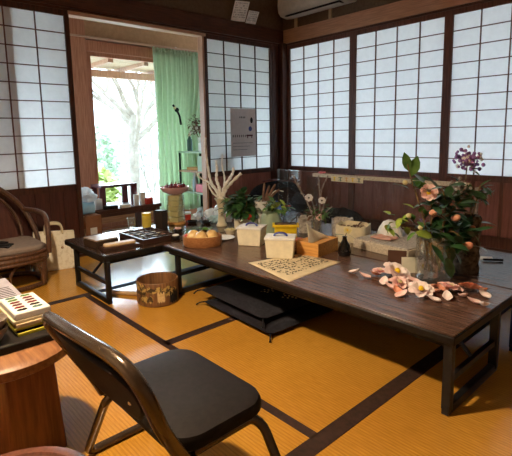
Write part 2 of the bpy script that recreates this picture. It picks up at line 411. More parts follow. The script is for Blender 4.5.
shoji('window_2', 'middle paper shoji panel on the right wall', 'x', 0.933, 1.873, 0.0)
shoji('window_3', 'paper shoji panel at the right edge of the right wall', 'x', 1.873, 2.813, 0.0, thick_ribs=True, seams=4)
shoji('window_4', 'paper shoji panel beyond the right edge of the view', 'x', 2.813, 3.753, 0.0)
shoji('door_1', 'sliding paper door right of the doorway with a poster on it', 'y', -1.102, -0.176, 0.0, z_pb=0.603, koshi='board_red', stile='dark_wood', kum='dark_wood', sw=0.035)
shoji('door_2', 'sliding paper door left of the doorway behind the rattan chair', 'y', -3.32, -2.394, 0.0, z_pb=0.603, koshi='board_dark', stile='dark_wood')
shoji('door_3', 'outer sliding paper door overlapping behind the left one', 'y', -3.73, -2.804, -0.031, z_pb=0.603, koshi='board_dark', stile='dark_wood')
shoji('door_4', 'sliding paper door at the far left outside the view', 'y', -4.64, -3.72, 0.0, z_pb=0.603, koshi='board_dark', stile='dark_wood')
struct(MB('lit_wood').box((-0.075, -1.125, 0.02), (-0.002, -1.103, 1.918)).done('trim_8'), 'wooden doorway edge beside the postered door with window light painted in', 'trim')  # daylight on the dark stile sides, painted as paler wood
struct(MB('dark_wood').box((-0.02, -0.176, 0.02), (0.004, -0.075, 1.945)).done('trim_9'), 'dark filler strip between postered door and corner post', 'trim')

# ------------------------------------------------------------------ veranda beyond the doorway
struct(MB('floor_board').box((-0.95, RY, -0.07), (-0.1, 0.7, -0.005)).box((-0.1, RY, -0.07), (0, -0.085, -0.003)).done('floor_veranda'), 'pale board floor of the veranda', 'floor')
struct(MB('ceiling_pale').box((-1.0, RY, 2.35), (-0.1, 0.7, 2.42)).done('ceiling_veranda'), 'board ceiling of the veranda', 'ceiling')
struct(MB('plaster_tan').box((-1.0, RY, 1.985), (-0.92, 0.7, 2.35)).done('wall_veranda'), 'tan plaster strip above the garden doors', 'wall')
struct(MB('plaster_tan').box((-1.0, RY-0.08, -0.07), (-0.1, RY, 2.42)).done('wall_end'), 'tan end wall of the veranda', 'wall')
struct(MB('red_wood').box((-1.0, RY, 1.83), (-0.88, 0.7, 1.935)).box((-1.0, RY, -0.07), (-0.88, 0.7, 0.02)).done('trim_10', bevel=0.004), 'reddish head and sill of the garden doors', 'trim')
struct(MB('pale_and_lit_wood_y').box((-0.95, RY, 1.945), (-0.86, 0.7, 1.97)).done('trim_11'), 'pale ledge above the garden doors', 'trim')
struct(MB('red_wood').box((-0.98, -2.22, 0), (-0.86, -1.91, 2.35)).done('trim_12', bevel=0.004), 'broad reddish post between garden doors', 'post')
def garden_door(name, label, y0, y1, x=-0.94, lw=0.075):
    f = MB('red_wood')
    for a, b in ((y0, y0+lw), (y1-0.075, y1)): f.box((x-0.02, a, 0.02), (x+0.02, b, 1.83))
    f.box((x-0.018, y0+lw, 1.79), (x+0.018, y1-0.075, 1.83)).box((x-0.018, y0+lw, 0.165), (x+0.018, y1-0.075, 0.2)).box((x-0.018, y0+lw, 0.02), (x+0.018, y1-0.075, 0.06))
    r = struct(f.done(name), label, 'glass door')
    MB('window_glass').box((x-0.002, y0+lw, 0.2), (x+0.002, y1-0.075, 1.79)).done('glass', r)
    MB('kick_wood').box((x-0.01, y0+lw, 0.06), (x+0.01, y1-0.075, 0.165)).done('kick_board', r)
    return r
garden_door('door_5', 'glass garden door showing the bright garden', -2.0, -0.66, lw=0.155)
garden_door('door_6', 'glass garden door behind the green curtain', -0.66, 0.68)
garden_door('door_7', 'glass garden door behind the left paper door', -3.45, -2.22)
garden_door('door_8', 'glass garden door at the far left of the veranda', -4.69, -3.45)
cr = thing('curtain_rail', 'pale curtain rail running above the garden doors', 'curtain rail', (-0.80, -0.9, 1.945))
MB('pale_and_lit_wood_y').bar((0, -1.3, 0), (0, 1.2, 0), 0.02, 0.015).done('rail', cr)
for yy in (-1.2, 0.0, 1.1): MB('white').box((-0.06, yy-0.01, -0.006), (0, yy+0.01, 0.014)).done('bracket', cr)
# curtain: gathered folds, tied lower down
def curtain_pt(u, v):
    y0, y1 = -1.20, -0.42
    z = 1.905 - v*1.80
    pinch = 1 - 0.10*math.exp(-((z-1.15)/0.28)**2)
    y = y0 + (y1-y0)*u*pinch
    amp = 0.030 * (0.35 + 0.65*min(1, v*5))
    x = -0.80 + amp*math.sin(u*2*PI*11 + 0.7*math.sin(v*4)) + 0.012*math.sin(u*2*PI*23+v*3)
    return (x, y, z)
cu = thing('curtain', 'pale green curtain gathered at the right of the garden door', 'curtain', (0, 0, 0))
MB('curtain_green').grid(curtain_pt, 150, 26).done('drape', cu, solid=0.004)
MB('curtain_green').grid(lambda u, v: (-0.80+0.018*math.sin(u*2*PI*18), -1.20+0.78*u, 1.885+0.045*v+0.004*math.sin(u*90)), 180, 2).done('heading', cu, solid=0.004)
MB('black_cloth').tube(smooth_path([(-0.755, -1.0, 1.32), (-0.75, -0.96, 1.26), (-0.755, -0.92, 1.20), (-0.76, -0.90, 1.1)]), 0.012, 8).ball((-0.75, -0.955, 1.265), 0.026).m('gold_thread').ball((-0.745, -0.985, 1.285), 0.016).done('tie_band', cu)

# ------------------------------------------------------------------ garden
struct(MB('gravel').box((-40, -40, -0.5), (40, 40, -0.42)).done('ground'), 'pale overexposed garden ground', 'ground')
ev = MB('eave_board').box((-1.75, -5.5, 1.80), (-1.0, 2.0, 1.83), Matrix.Translation((0, 0, 0)))
ev.m('plaster_tan').box((-1.06, -5.5, 1.83), (-1.0, 2.0, 2.6))
evr = struct(ev.done('roof_eave'), 'boarded eave over the veranda', 'eave')
rb = MB('lit_wood')
rb.box((-1.66, -5.5, 1.68), (-1.58, 2.0, 1.76))
for i in range(18): rb.box((-1.82, -5.4+i*0.42, 1.76), (-1.0, -5.4+i*0.42+0.055, 1.80))
rb.done('rafters', evr)
struct(MB('eave_board').box((-0.1, 0.1, 2.20), (6, 1.9, 2.25)).done('roof_light_block'), 'unseen eave set low to dim the right hand shoji', 'eave')  # out of view; extended and lowered to cut daylight on the right shoji
def branch(mb, p, d, L, r, depth):
    p = Vector(p); d = Vector(d).normalized()
    q = [p]; c = p.copy(); dd = d.copy()
    for i in range(4):
        dd = (dd + Vector((random.uniform(-.25, .25), random.uniform(-.25, .25), random.uniform(-.08, .18)))).normalized()
        c = c + dd * (L/4); q.append(c.copy())
    mb.tube(q, [r*(1-0.12*i) for i in range(5)], 6)
    if depth > 0:
        for k in range(3):
            nd = (dd + Vector((random.uniform(-.9, .9), random.uniform(-.9, .9), random.uniform(-.1, .7)))).normalized()
            branch(mb, q[2+k % 3], nd, L*0.68, r*0.55, depth-1)
tr = thing('tree', 'bare spreading tree outside the garden door', 'tree', (-4.0, 0.15, -0.42))
tm = MB('trunk_bark'); tm.tube(smooth_path([(0, 0, 0), (0.03, 0.02, 0.7), (-0.02, 0.05, 1.3), (0.02, 0.1, 1.8)]), 0.10, 10)
tm.done('trunk', tr)
bm_ = MB('trunk_bark')
for k in range(6):
    a = k*1.05
    branch(bm_, (0, 0.06, 1.2+0.12*k), (math.cos(a), math.sin(a), 0.75), 1.3, 0.055, 3)
bm_.done('branches', tr)
def bush(name, label, loc, rx, rz, mat, n=900):
    t = thing(name, label, 'bush', loc)
    st = MB('trunk_bark')
    for k in range(5): st.tube([(0.1*math.cos(k), 0.1*math.sin(k), 0), (0.4*rx*math.cos(k*1.3), 0.4*rx*math.sin(k*1.3), rz)], 0.02, 5)
    st.done('stems', t)
    lf = MB(mat)
    for _ in range(n):
        a = random.uniform(0, 2*PI); e = math.acos(random.uniform(-0.6, 1)); r = random.uniform(0.7, 1.0)
        p = Vector((rx*r*math.sin(e)*math.cos(a), rx*r*math.sin(e)*math.sin(a), rz*(0.9+0.9*r*math.cos(e))))
        d = Vector((random.uniform(-1, 1), random.uniform(-1, 1), random.uniform(-0.6, 1)))
        lf.leaf(p, d, 0.16, 0.09)
    lf.done('foliage', t)
    return t
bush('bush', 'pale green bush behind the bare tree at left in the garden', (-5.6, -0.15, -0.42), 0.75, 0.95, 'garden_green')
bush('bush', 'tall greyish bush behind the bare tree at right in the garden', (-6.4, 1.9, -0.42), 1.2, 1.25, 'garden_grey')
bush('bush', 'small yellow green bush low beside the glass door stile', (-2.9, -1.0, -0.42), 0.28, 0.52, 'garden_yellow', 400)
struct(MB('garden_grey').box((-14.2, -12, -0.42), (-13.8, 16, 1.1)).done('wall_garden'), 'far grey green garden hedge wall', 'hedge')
struct(MB('plaster_tan').box((-0.5, 2.6, -0.42), (7, 2.7, 1.35)).done('wall_light_block'), 'unseen wall added outside to dim the right hand shoji', 'wall')  # out of view; added to hold back daylight from the right shoji

# ------------------------------------------------------------------ tables
def zataku(label, x0, x1, y0, y1, along, legs, top='veneer_x'):
    t = thing('low_table', label, 'table', ((x0+x1)/2, (y0+y1)/2, 0))
    cx, cy = (x0+x1)/2, (y0+y1)/2
    q = MB(top); q.box((x0-cx+0.004, y0-cy+0.004, Z-0.006), (x1-cx-0.004, y1-cy-0.004, Z)); q.done('tabletop', t, bevel=0.002)
    MB('black_edge').box((x0-cx, y0-cy, Z-0.036), (x1-cx, y1-cy, Z-0.0062)).done('edge_band', t, bevel=0.004)
    a = MB('black_edge'); i = 0.028
    for lo, hi in (((x0+i, y0+i), (x1-i, y0+i+0.02)), ((x0+i, y1-i-0.02), (x1-i, y1-i)), ((x0+i, y0+i+0.02), (x0+i+0.02, y1-i-0.02)), ((x1-i-0.02, y0+i+0.02), (x1-i, y1-i-0.02))):
        a.box((lo[0]-cx, lo[1]-cy, Z-0.060), (hi[0]-cx, hi[1]-cy, Z-0.036))
    a.done('apron', t)
    # folding leg frames: (fixed coordinate, from, to, direction of the brace)
    for (c, a0, a1, bd) in legs:
        w = 0.032
        f = MB('black_metal')
        def P(u, z): return Vector((c-cx, u-cy, z)) if along == 'x' else Vector((u-cx, c-cy, z))
        top_z = Z-0.037
        for u in (a0, a1):
            f.bar(P(u, w*0.5), P(u, top_z), w, w*0.8, 0.003)
        f.bar(P(a0-w/2, w/2), P(a1+w/2, w/2), w*0.8, w, 0.003)
        f.done('leg_frame', t)
        MB('black_metal').bar(P(a0+w/2, 0.125), P(a1-w/2, 0.125), 0.018, 0.022).done('stretcher', t)
        mid = (a0+a1)/2
        B0 = P(mid, 0.125); B1 = P(mid, top_z-0.004)
        if along == 'x': B1.x += bd*0.13
        else: B1.y += bd*0.13
        MB('black_metal').bar(B0, B1, 0.02, 0.008).done('folding_stay', t)
    return t
zataku('long brown low table at front strewn with fallen pink petals', 1.203, 3.03, -2.376, -1.760, 'x', [(1.33, -2.348, -1.90, 1), (3.005, -2.352, -1.94, -1)])
zataku('brown low table set behind the petal strewn one by the shoji', 1.203, 3.03, -1.752, -1.136, 'x', [(1.33, -1.70, -1.20, 1), (3.005, -1.70, -1.20, -1)])
zataku('low table at left standing crosswise under the wooden boxes and tray', 0.585, 1.197, -2.762, -0.935, 'y', [(-2.735, 0.715, 1.18, 1), (-0.99, 0.65, 1.12, -1)], 'veneer_y')

# ------------------------------------------------------------------ folding-style pipe chair
ch = thing('pipe_chair', 'low pipe chair with black vinyl seat and bronze tube frame', 'chair', (2.70, -3.225, 0))
sx, sy = 2.70, -3.27
st = MB('vinyl')
prof = [(0.96, 0.296), (1.0, 0.305), (1.0, 0.322), (0.97, 0.332), (0.85, 0.338), (0.4, 0.336), (0.0, 0.334)]
base = rounded(0.392, 0.275, 0.07, 6)
rings = [st.verts([(x*k, y*k, z) for x, y in base]) for k, z in prof[:-1]]
for A, B in zip(rings, rings[1:]):
    for k in range(len(A)): st.face([A[k], A[(k+1) % len(A)], B[(k+1) % len(A)], B[k]])
st.face(rings[0][::-1]); st.face(rings[-1])
st.done('seat', ch)
for sgn in (-1, 1):
    xs, xf = sgn*0.168, sgn*0.352
    y0, y1, zt, zb = -0.125, 0.115, 0.284, 0.0125
    def q(y, z):
        k = (zt-z)/(zt-zb); return (xs+(xf-xs)*k, y, z)
    pts = []
    for (yc, zc, a0) in ((y1-0.04, zt-0.04, 0), (y0+0.04, zt-0.04, 90), (y0+0.03, zb+0.03, 180), (y1-0.03, zb+0.03, 270)):
        r = 0.04 if a0 in (0, 90) else 0.03
        for i in range(6):
            a = math.radians(90 - a0 + 0) if False else math.radians(a0 + 18*i)
            pts.append(q(yc + r*math.cos(a), zc + r*math.sin(a)))
    MB('chair_tube').tube(pts, 0.0125, 10, closed=True).done('leg_frame', ch)
# back hoop
hp = [(-0.19, -0.125, 0.285), (-0.20, -0.150, 0.34), (-0.218, -0.205, 0.44), (-0.222, -0.235, 0.495), (-0.205, -0.248, 0.528), (-0.15, -0.256, 0.545), (-0.05, -0.261, 0.557), (0.07, -0.261, 0.567), (0.17, -0.257, 0.571), (0.232, -0.250, 0.560), (0.258, -0.235, 0.520), (0.258, -0.205, 0.44), (0.235, -0.150, 0.34), (0.215, -0.115, 0.285)]
MB('chair_tube').tube(smooth_path(hp, 5), 0.0145, 12).done('back_hoop', ch)
cb = MB('chair_tube')
cb.tube([(-0.19, -0.125, 0.285), (-0.17, -0.10, 0.284)], 0.011, 8).tube([(0.215, -0.115, 0.285), (0.17, -0.09, 0.284)], 0.011, 8)
cb.tube([(-0.17, 0.07, 0.284), (0.17, 0.07, 0.284)], 0.009, 8).tube([(-0.17, -0.09, 0.284), (0.17, -0.09, 0.284)], 0.009, 8)
cb.done('seat_bar', ch)
def backp(u, v):
    e = abs(u-0.5)*2
    xl = -0.212 + 0.0*v; xr = 0.248
    top = 0.535 + 0.022*u - 0.03*max(0, e-0.8)/0.2
    bot = 0.395 + 0.03*u + 0.09*max(0, e-0.6)**2/0.16
    z = top + (bot-top)*v
    x = xl + (xr-xl)*u
    y = -0.262 + (0.565-z)*0.47 + (e*e)*0.012 - 0.012
    return (x, y, z)
bk_ = MB('vinyl').grid(backp, 24, 12).done('backrest', ch, solid=0.016)
MB('gold_thread').ball((0.190, -0.232, 0.475), 0.005, 8).done('rivet', bk_)

# ------------------------------------------------------------------ stool, board and the things on it at lower left
S = (2.145, -3.505)
t = thing('spool_stool', 'round spool shaped wooden stool at lower left', 'stool', (S[0], S[1], 0))
MB('stool_rim').lathe([(0, 0.315), (0.19, 0.315), (0.208, 0.325), (0.208, 0.35), (0.195, 0.36), (0, 0.36)], n=40).done('top_disc', t)
q = MB('stool_wood')
A = q.verts([(-0.12, -0.13, 0), (0.128, -0.03, 0), (0.118, 0.128, 0), (-0.13, 0.12, 0)]); B = q.verts([(-0.11, -0.12, 0.315), (0.118, -0.03, 0.315), (0.108, 0.112, 0.315), (-0.12, 0.11, 0.315)])
q.face(A[::-1]); q.face(B)
for k in range(4): q.face([A[k], A[(k+1) % 4], B[(k+1) % 4], B[k]])
q.done('pedestal', t, bevel=0.006)
t2 = thing('round_stool', 'round brown wooden stool cut off at the bottom left corner', 'stool', (2.70, -3.64, 0))
MB('mid_wood').lathe([(0, 0.215), (0.165, 0.215), (0.178, 0.222), (0.178, 0.243), (0.168, 0.25), (0.15, 0.25), (0.145, 0.244), (0, 0.244)], n=36).done('seat', t2)
for k in range(4):
    a = k*PI/2+0.4
    MB('stool_wood').tube([(0.13*math.cos(a), 0.13*math.sin(a), 0), (0.11*math.cos(a), 0.11*math.sin(a), 0.216)], 0.016, 10).done('leg', t2)
b = MB('black_edge').box((1.62, -3.80, 0.36), (2.258, -3.368, 0.386)).done('serving_board', bevel=0.006)
tag(b, 'flat black board laid over the spool stool', 'board')
def layer_stack():
    x0, x1, y0, y1 = 2.03, 2.215, -3.482, -3.376
    z = 0.386
    for i, (m, th, dx, lab) in enumerate((('lime', 0.010, 0.004, 'yellow folder at the bottom of the stack on the black board'),
                            ('black_cloth', 0.006, 0.0, 'thin black folder between yellow and lime folders on the board'),
                            ('lime', 0.009, -0.003, 'lime yellow folder under the cream envelopes on the board'),
                            ('tan_lid', 0.012, 0.002, 'tan wad of envelopes in the stack on the black board'),
                            ('cream', 0.010, -0.004, 'cream pad directly under the white sample box'))):
        o = MB(m).box((x0+dx, y0+dx, z), (x1+dx, y1+dx*0.5, z+th)).done('folder' if i < 3 else 'paper_pad', bevel=0.002)
        tag(o, lab, 'folder' if i < 3 else 'pad', 'papers stacked on the black board'); z += th
    r = thing('sample_box', 'white flat box with two rows of coloured ovals atop the paper stack', 'box', ((x0+x1)/2, (y0+y1)/2, z))
    bb_ = MB('white').box((-0.088, -0.052, 0), (0.088, 0.052, 0.022)).done('box_body', r, bevel=0.004)
    pr = MB('ink')
    for i in range(6):
        for j in range(2):
            c = Vector((-0.066+i*0.026, -0.024+j*0.044, 0.0222))
            pr.m(['teal', 'leaf_mid', 'dark_red', 'maroon', 'dark_red', 'ink'][(i+j) % 6])
            pr.lathe([(0.0, 0.0), (0.016, 0.0), (0.013, 0.003), (0, 0.004)], c, 12, sx=0.42, sy=1.0)
            pr.m('cream'); pr.lathe([(0.0, 0.003), (0.008, 0.003), (0, 0.0045)], c, 8, sx=0.35, sy=1.0)
    pr.done('oval_picture', bb_)
layer_stack()
for i, (z, lab) in enumerate(((0.386, 'lower of the two nested grey bowls on the black board'), (0.412, 'upper of the two nested grey bowls on the black board'))):
    o = MB('bowl_grey').lathe([(0, 0.0), (0.024, 0.0), (0.030, 0.006), (0.046, 0.030), (0.050, 0.045), (0.046, 0.045), (0.040, 0.030), (0.022, 0.009), (0, 0.008)], n=28).done('bowl', loc=(2.20, -3.548, z))
    tag(o, lab, 'bowl', 'grey bowls on the black board')
o = MB('lime').box((-0.15, -0.065, 0), (0.15, 0.065, 0.012)).done('folder', loc=(1.86, -3.435, 0.386), rotz=-0.05); tag(o, 'yellow folder lying under the lilac sheets on the board', 'folder')
o = MB('lilac_paper').box((-0.15, -0.06, 0), (0.14, 0.06, 0.028)).done('paper_stack', loc=(1.84, -3.447, 0.398), rotz=-0.03)
tag(o, 'thick stack of pale lilac printed sheets at far left of the board', 'papers')
ln = MB('ink')
for i in range(7):
    ln.box((-0.02+i*0.02, -0.05, 0.0280), (-0.014+i*0.02, 0.045, 0.0286))
ln.done('lettering', o)

# ------------------------------------------------------------------ rattan armchair
ra = thing('rattan_armchair', 'low rattan armchair with grey cushion against the left paper door', 'armchair', (0.38, -3.13, 0))
w = 0.0165
def H(mat, pts, r, name, n=6, closed=False, ring=10): return MB(mat).tube(smooth_path(pts, n) if not closed else pts, r, ring, closed=closed).done(name, ra)
H('rattan', [(-0.16, -0.29, 0.24), (-0.20, -0.28, 0.42), (-0.235, -0.20, 0.60), (-0.245, 0.0, 0.68), (-0.235, 0.13, 0.61), (-0.21, 0.235, 0.49), (-0.15, 0.29, 0.33), (-0.12, 0.30, 0.24)], w, 'back_hoop')
H('rattan', [(-0.17, -0.20, 0.27), (-0.21, -0.19, 0.42), (-0.225, -0.12, 0.55), (-0.232, 0.0, 0.61), (-0.225, 0.12, 0.54), (-0.205, 0.20, 0.40), (-0.16, 0.21, 0.27)], 0.010, 'inner_hoop')
for s in (-1, 1):
    H('rattan', [(-0.20, s*0.245, 0.475), (-0.08, s*0.295, 0.468), (0.06, s*0.30, 0.455), (0.15, s*0.285, 0.39), (0.18, s*0.275, 0.27), (0.185, s*0.27, 0.22)], 0.0165, 'armrest')
def bw(u, v):
    a = -0.19+0.38*u; z = 0.26 + (0.33*(1-(abs(2*u-1))**2.2)**0.6)*v
    return (-0.17-0.10*(z-0.26)-0.10*max(0, 0.45-z)*0, a, z)
MB('board_dark').grid(bw, 16, 8).done('back_weave', ra, solid=0.008)
rim = [(0.23*math.copysign(abs(math.cos(a))**0.6, math.cos(a)), 0.29*math.copysign(abs(math.sin(a))**0.6, math.sin(a)), 0.215) for a in [2*PI*i/36 for i in range(36)]]
f2 = MB('rattan')
for dz, r in ((0, 0.018), (0.028, 0.013), (-0.026, 0.012)): f2.tube([(x, y, z+dz) for x, y, z in rim], r, 8, closed=True)
f2.done('seat_rim', ra)
MB('rattan').box((-0.2, -0.25, 0.21), (0.2, 0.25, 0.224)).done('seat_deck', ra)
base = [(x*0.88, y*0.9, 0.016) for x, y, z in rim]
H('rattan', base, 0.016, 'base_ring', closed=True)
for (x, y) in ((0.17, -0.24), (0.17, 0.24), (-0.17, -0.24), (-0.17, 0.24)):
    MB('rattan').tube([(x*1.05, y*1.02, 0.21), (x, y*0.95, 0.016)], 0.015, 8).done('leg', ra)
ar = MB('rattan')
for sgn in (-1, 1):
    for yc in (-0.12, 0.12):
        ar.tube(smooth_path([(sgn*0.185, yc-0.1, 0.02), (sgn*0.19, yc-0.085, 0.13), (sgn*0.195, yc, 0.185), (sgn*0.19, yc+0.085, 0.13), (sgn*0.185, yc+0.1, 0.02)], 5), 0.009, 8)
    ar.tube(smooth_path([(-0.13, sgn*0.255, 0.02), (-0.11, sgn*0.265, 0.13), (0, sgn*0.27, 0.185), (0.11, sgn*0.265, 0.13), (0.13, sgn*0.255, 0.02)], 5), 0.009, 8)
ar.done('arch_brace', ra)
o = MB('grey_cushion')
o.prism(rounded(0.42, 0.52, 0.09), 0.0, 0.042); o = o.done('seat_cushion', loc=(0.385, -3.13, 0.246), bevel=0.014); tag(o, 'flat grey cushion on the rattan armchair seat', 'cushion')
o2 = MB('black_cloth')
for i in range(3): o2.box((-0.10, -0.10+i*0.035, 0), (0.08-0.02*i, -0.082+i*0.035, 0.010), Matrix.Rotation(0.5, 4, 'Z'))
o2.box((-0.11, -0.11, 0), (-0.05, 0.03, 0.007), Matrix.Rotation(0.5, 4, 'Z'))
o2 = o2.done('folded_cloth', loc=(0.42, -3.05, 0.288)); tag(o2, 'black striped cloth folded on the grey cushion', 'cloth')

# ------------------------------------------------------------------ paper carrier bag by the shoji
pb = thing('paper_bag', 'cream patterned paper carrier bag standing by the left paper door', 'bag', (0.19, -2.70, 0), -0.27)
g = MB('flower_print')
d0, d1, wd = -0.055, 0.055, 0.145
g.m('flower_print')
V = [(-wd, 0), (wd, 0)]
A = g.verts([(d1, -wd, 0), (d1, wd, 0), (d0, wd, 0), (d0, -wd, 0)]); T = g.verts([(d1*0.75, -wd*0.96, 0.29), (d1*0.75, wd*0.96, 0.275), (d0*0.5, wd*0.96, 0.275), (d0*0.5, -wd*0.96, 0.29)])
for k in range(4): g.face([A[k], A[(k+1) % 4], T[(k+1) % 4], T[k]])
g.face(A[::-1]); g.done('bag_body', pb, solid=0.002)
for xx in (0.04, -0.026):
    MB('cream').tube(smooth_path([(xx, -0.06, 0.27), (xx, -0.055, 0.325), (xx, -0.03, 0.345), (xx, 0.03, 0.342), (xx, 0.055, 0.318), (xx, 0.06, 0.265)], 5), 0.008, 8).done('handle', pb)
MB('tan_lid').ball((0.052, 0.05, 0.165), 0.010, 8).done('seal', pb)

# ------------------------------------------------------------------ floor cushions and round basket
def zabuton(name, label, loc, rot, sxx=0.55, syy=0.55, zt=0.05, crest=True):
    t = thing(name, label, 'cushion', loc, rot)
    def top(sg):
        def fn(u, v):
            x = (u-0.5)*sxx; y = (v-0.5)*syy
            e = (1-abs(2*u-1)**3)*(1-abs(2*v-1)**3)
            pin = 1-0.06*(1-abs(2*u-1)**2)*0 
            return (x*(1-0.05*(1-(2*v-1)**2)*0), y, zt/2 + sg*(zt/2)*e**0.5)
        return fn
    cov = MB('black_cloth').grid(top(1), 20, 20).grid(top(-1), 20, 20).done('cover', t)
    for (ax, ay) in ((-1, -1), (1, -1), (1, 1), (-1, 1)):
        p = Vector((ax*sxx/2, ay*syy/2, zt/2))
        d = Vector((ax, ay, 0)).normalized()
        tb = MB('black_cloth').tube(smooth_path([p*0.985, p+d*0.02+Vector((0, 0, -0.006)), p+d*0.04+Vector((0, 0, -zt/2+0.007))]), [0.004]*12+[0.006], 7)
        tb.done('tassel', cov)
    if crest:
        for cx, cy, n, s in ((0.055, -0.035, 9, 0.030), (0.185, 0.03, 16, 0.045)):
            c = MB('gold_thread')
            for k in range(n):
                a = k*2.4; r = s*math.sqrt((k+0.5)/n)
                x = cx+r*math.cos(a); y = cy+r*math.sin(a)*1.5
                e = ((1-abs(2*x/sxx)**3)*(1-abs(2*y/syy)**3))**0.5
                c.lathe([(0.0075, 0), (0.005, 0.002), (0, 0.0025)], (x, y, zt/2+zt/2*e-0.0006), 6)
            c.done('crest', cov)
    return t
zabuton('floor_cushion', 'lower black floor cushion half under the front table', (1.90, -2.105, 0), -0.05, 0.58, 0.54, 0.050, False)
zabuton('floor_cushion', 'upper black floor cushion with pale crests half under the front table', (1.835, -2.085, 0.042), -0.06, 0.57, 0.53, 0.062)
rbk = thing('round_basket', 'open round brown box with gold pattern standing on the tatami', 'basket', (1.335, -2.50, 0))
bw_ = MB('basket_brown').lathe([(0, 0.004), (0.115, 0.0), (0.122, 0.006), (0.123, 0.135), (0.120, 0.139), (0.114, 0.139), (0.112, 0.135), (0.111, 0.014), (0, 0.012)], n=44).done('box_wall', rbk)
dd = MB('pattern_gold')
for a0, a1, z0, z1, mm in ((-0.4, 0.5, 0.06, 0.10, 'pattern_gold'), (-1.75, -1.1, 0.07, 0.132, 'pattern_gold'), (-1.05, 0.2, 0.085, 0.115, 'pattern_gold'), (-1.45, -0.75, 0.03, 0.065, 'pattern_gold'), (0.05, 0.6, 0.015, 0.08, 'black_cloth'), (-0.55, -0.2, 0.03, 0.085, 'gold_thread'), (-1.6, -1.5, 0.02, 0.05, 'pattern_gold')):
    dd.m(mm)
    n = 10
    lo = dd.verts([(0.1238*math.cos(a0+(a1-a0)*i/n), 0.1238*math.sin(a0+(a1-a0)*i/n), z0+0.006*math.sin(i*2.1)) for i in range(n+1)])
    hi = dd.verts([(0.1238*math.cos(a0+(a1-a0)*i/n), 0.1238*math.sin(a0+(a1-a0)*i/n), z1+0.008*math.sin(i*1.7)) for i in range(n+1)])
    for i in range(n): dd.face([lo[i], lo[i+1], hi[i+1], hi[i]])
dd.done('pattern', bw_)
o = MB('tan_lid').tube([(-0.07, -0.05, 0.013), (0.09, 0.06, 0.013)], 0.013, 10).done('paper_roll', loc=(1.10, -2.60, 0)); tag(o, 'tan roll of paper on the tatami under the left table', 'roll')

# ------------------------------------------------------------------ things on the left table
wb_ = thing('wooden_box', 'dark wooden box with pale lid at the near end of the left table', 'box', (0.93, -2.655, Z), 0.08)
MB('box_brown').box((-0.085, -0.075, 0), (0.085, 0.075, 0.046)).done('box_body', wb_, bevel=0.004)
MB('grey_lid').box((-0.083, -0.073, 0.046), (0.083, 0.073, 0.054)).done('lid', wb_, bevel=0.003)
wb2 = thing('slim_case', 'slim dark case with rounded tan lid beside the wooden box', 'case', (1.075, -2.60, Z), -0.10)
MB('tray_brown').box((-0.04, -0.115, 0), (0.04, 0.115, 0.018)).done('case_base', wb2, bevel=0.003)
MB('tan_lid').prism(rounded(0.062, 0.20, 0.026), 0.018, 0.036).done('lid', wb2, bevel=0.006)
ty = thing('compartment_tray', 'dark tray divided into small compartments on the left table', 'tray', (0.965, -2.345, Z), 0.0)
tx_, ty_ = 0.165, 0.125
q = MB('tray_brown').box((-tx_, -ty_, 0), (tx_, ty_, 0.006))
for lo, hi in (((-tx_, -ty_), (-tx_+0.012, ty_)), ((tx_-0.012, -ty_), (tx_, ty_)), ((-tx_+0.012, -ty_), (tx_-0.012, -ty_+0.012)), ((-tx_+0.012, ty_-0.012), (tx_-0.012, ty_))):
    q.box((lo[0], lo[1], 0.006), (hi[0], hi[1], 0.034))
q.done('tray_frame', ty)
q = MB('box_brown')
for i in range(1, 5): q.box((-tx_+0.012+i*0.0612-0.003, -ty_+0.012, 0.006), (-tx_+0.012+i*0.0612+0.003, ty_-0.012, 0.029))
for j in range(1, 4): q.box((-tx_+0.012, -ty_+0.012+j*0.0565-0.003, 0.006), (tx_-0.012, -ty_+0.012+j*0.0565+0.003, 0.028))
q.done('divider', ty)
for i in range(5):
    for j in range(4):
        if (i*4+j) % 5 == 3: continue
        x = -tx_+0.012+(i+0.5)*0.0612; y = -ty_+0.012+(j+0.5)*0.0565
        o = MB(['white', 'cream', 'note_paper', 'skin_pink'][(i*3+j*2) % 4])
        o.prism([(a*0.9, b_*0.9) for a, b_ in rounded(0.048, 0.044, 0.01, 3)], 0, 0.015)
        o = o.done('seal_paste_dish', loc=(0.965+x, -2.345+y, Z+0.0065))
        tag(o, 'small pale dish sitting in one compartment of the dark divided tray', 'dish', 'small dishes in the compartment tray')
o = thing('yellow_jar', 'clear yellow jar at the far edge of the left table', 'jar', (0.635, -2.165, Z))
MB('yellow_clear').lathe([(0, 0), (0.032, 0), (0.034, 0.006), (0.034, 0.085), (0.028, 0.092)], n=24).done('jar_body', o)
MB('yellow').lathe([(0.029, 0.09), (0.033, 0.092), (0.033, 0.108), (0, 0.110)], n=24).done('lid', o)
o = MB('clear_glass').lathe([(0, 0.004), (0.024, 0.002), (0.028, 0.01), (0.031, 0.085), (0.0295, 0.085), (0.026, 0.012), (0, 0.010)], n=24).done('glass_tumbler', loc=(0.625, -2.285, Z)); tag(o, 'clear glass tumbler left of the yellow jar', 'glass')
o = thing('tea_canister', 'dark upright rectangular canister behind the divided tray', 'canister', (0.845, -2.165, Z), 0.35)
MB('can_brown').box((-0.034, -0.03, 0), (0.034, 0.03, 0.14)).done('canister_body', o, bevel=0.003)
MB('black_edge').box((-0.0345, -0.0305, 0.14), (0.0345, 0.0305, 0.153)).done('lid', o, bevel=0.003)
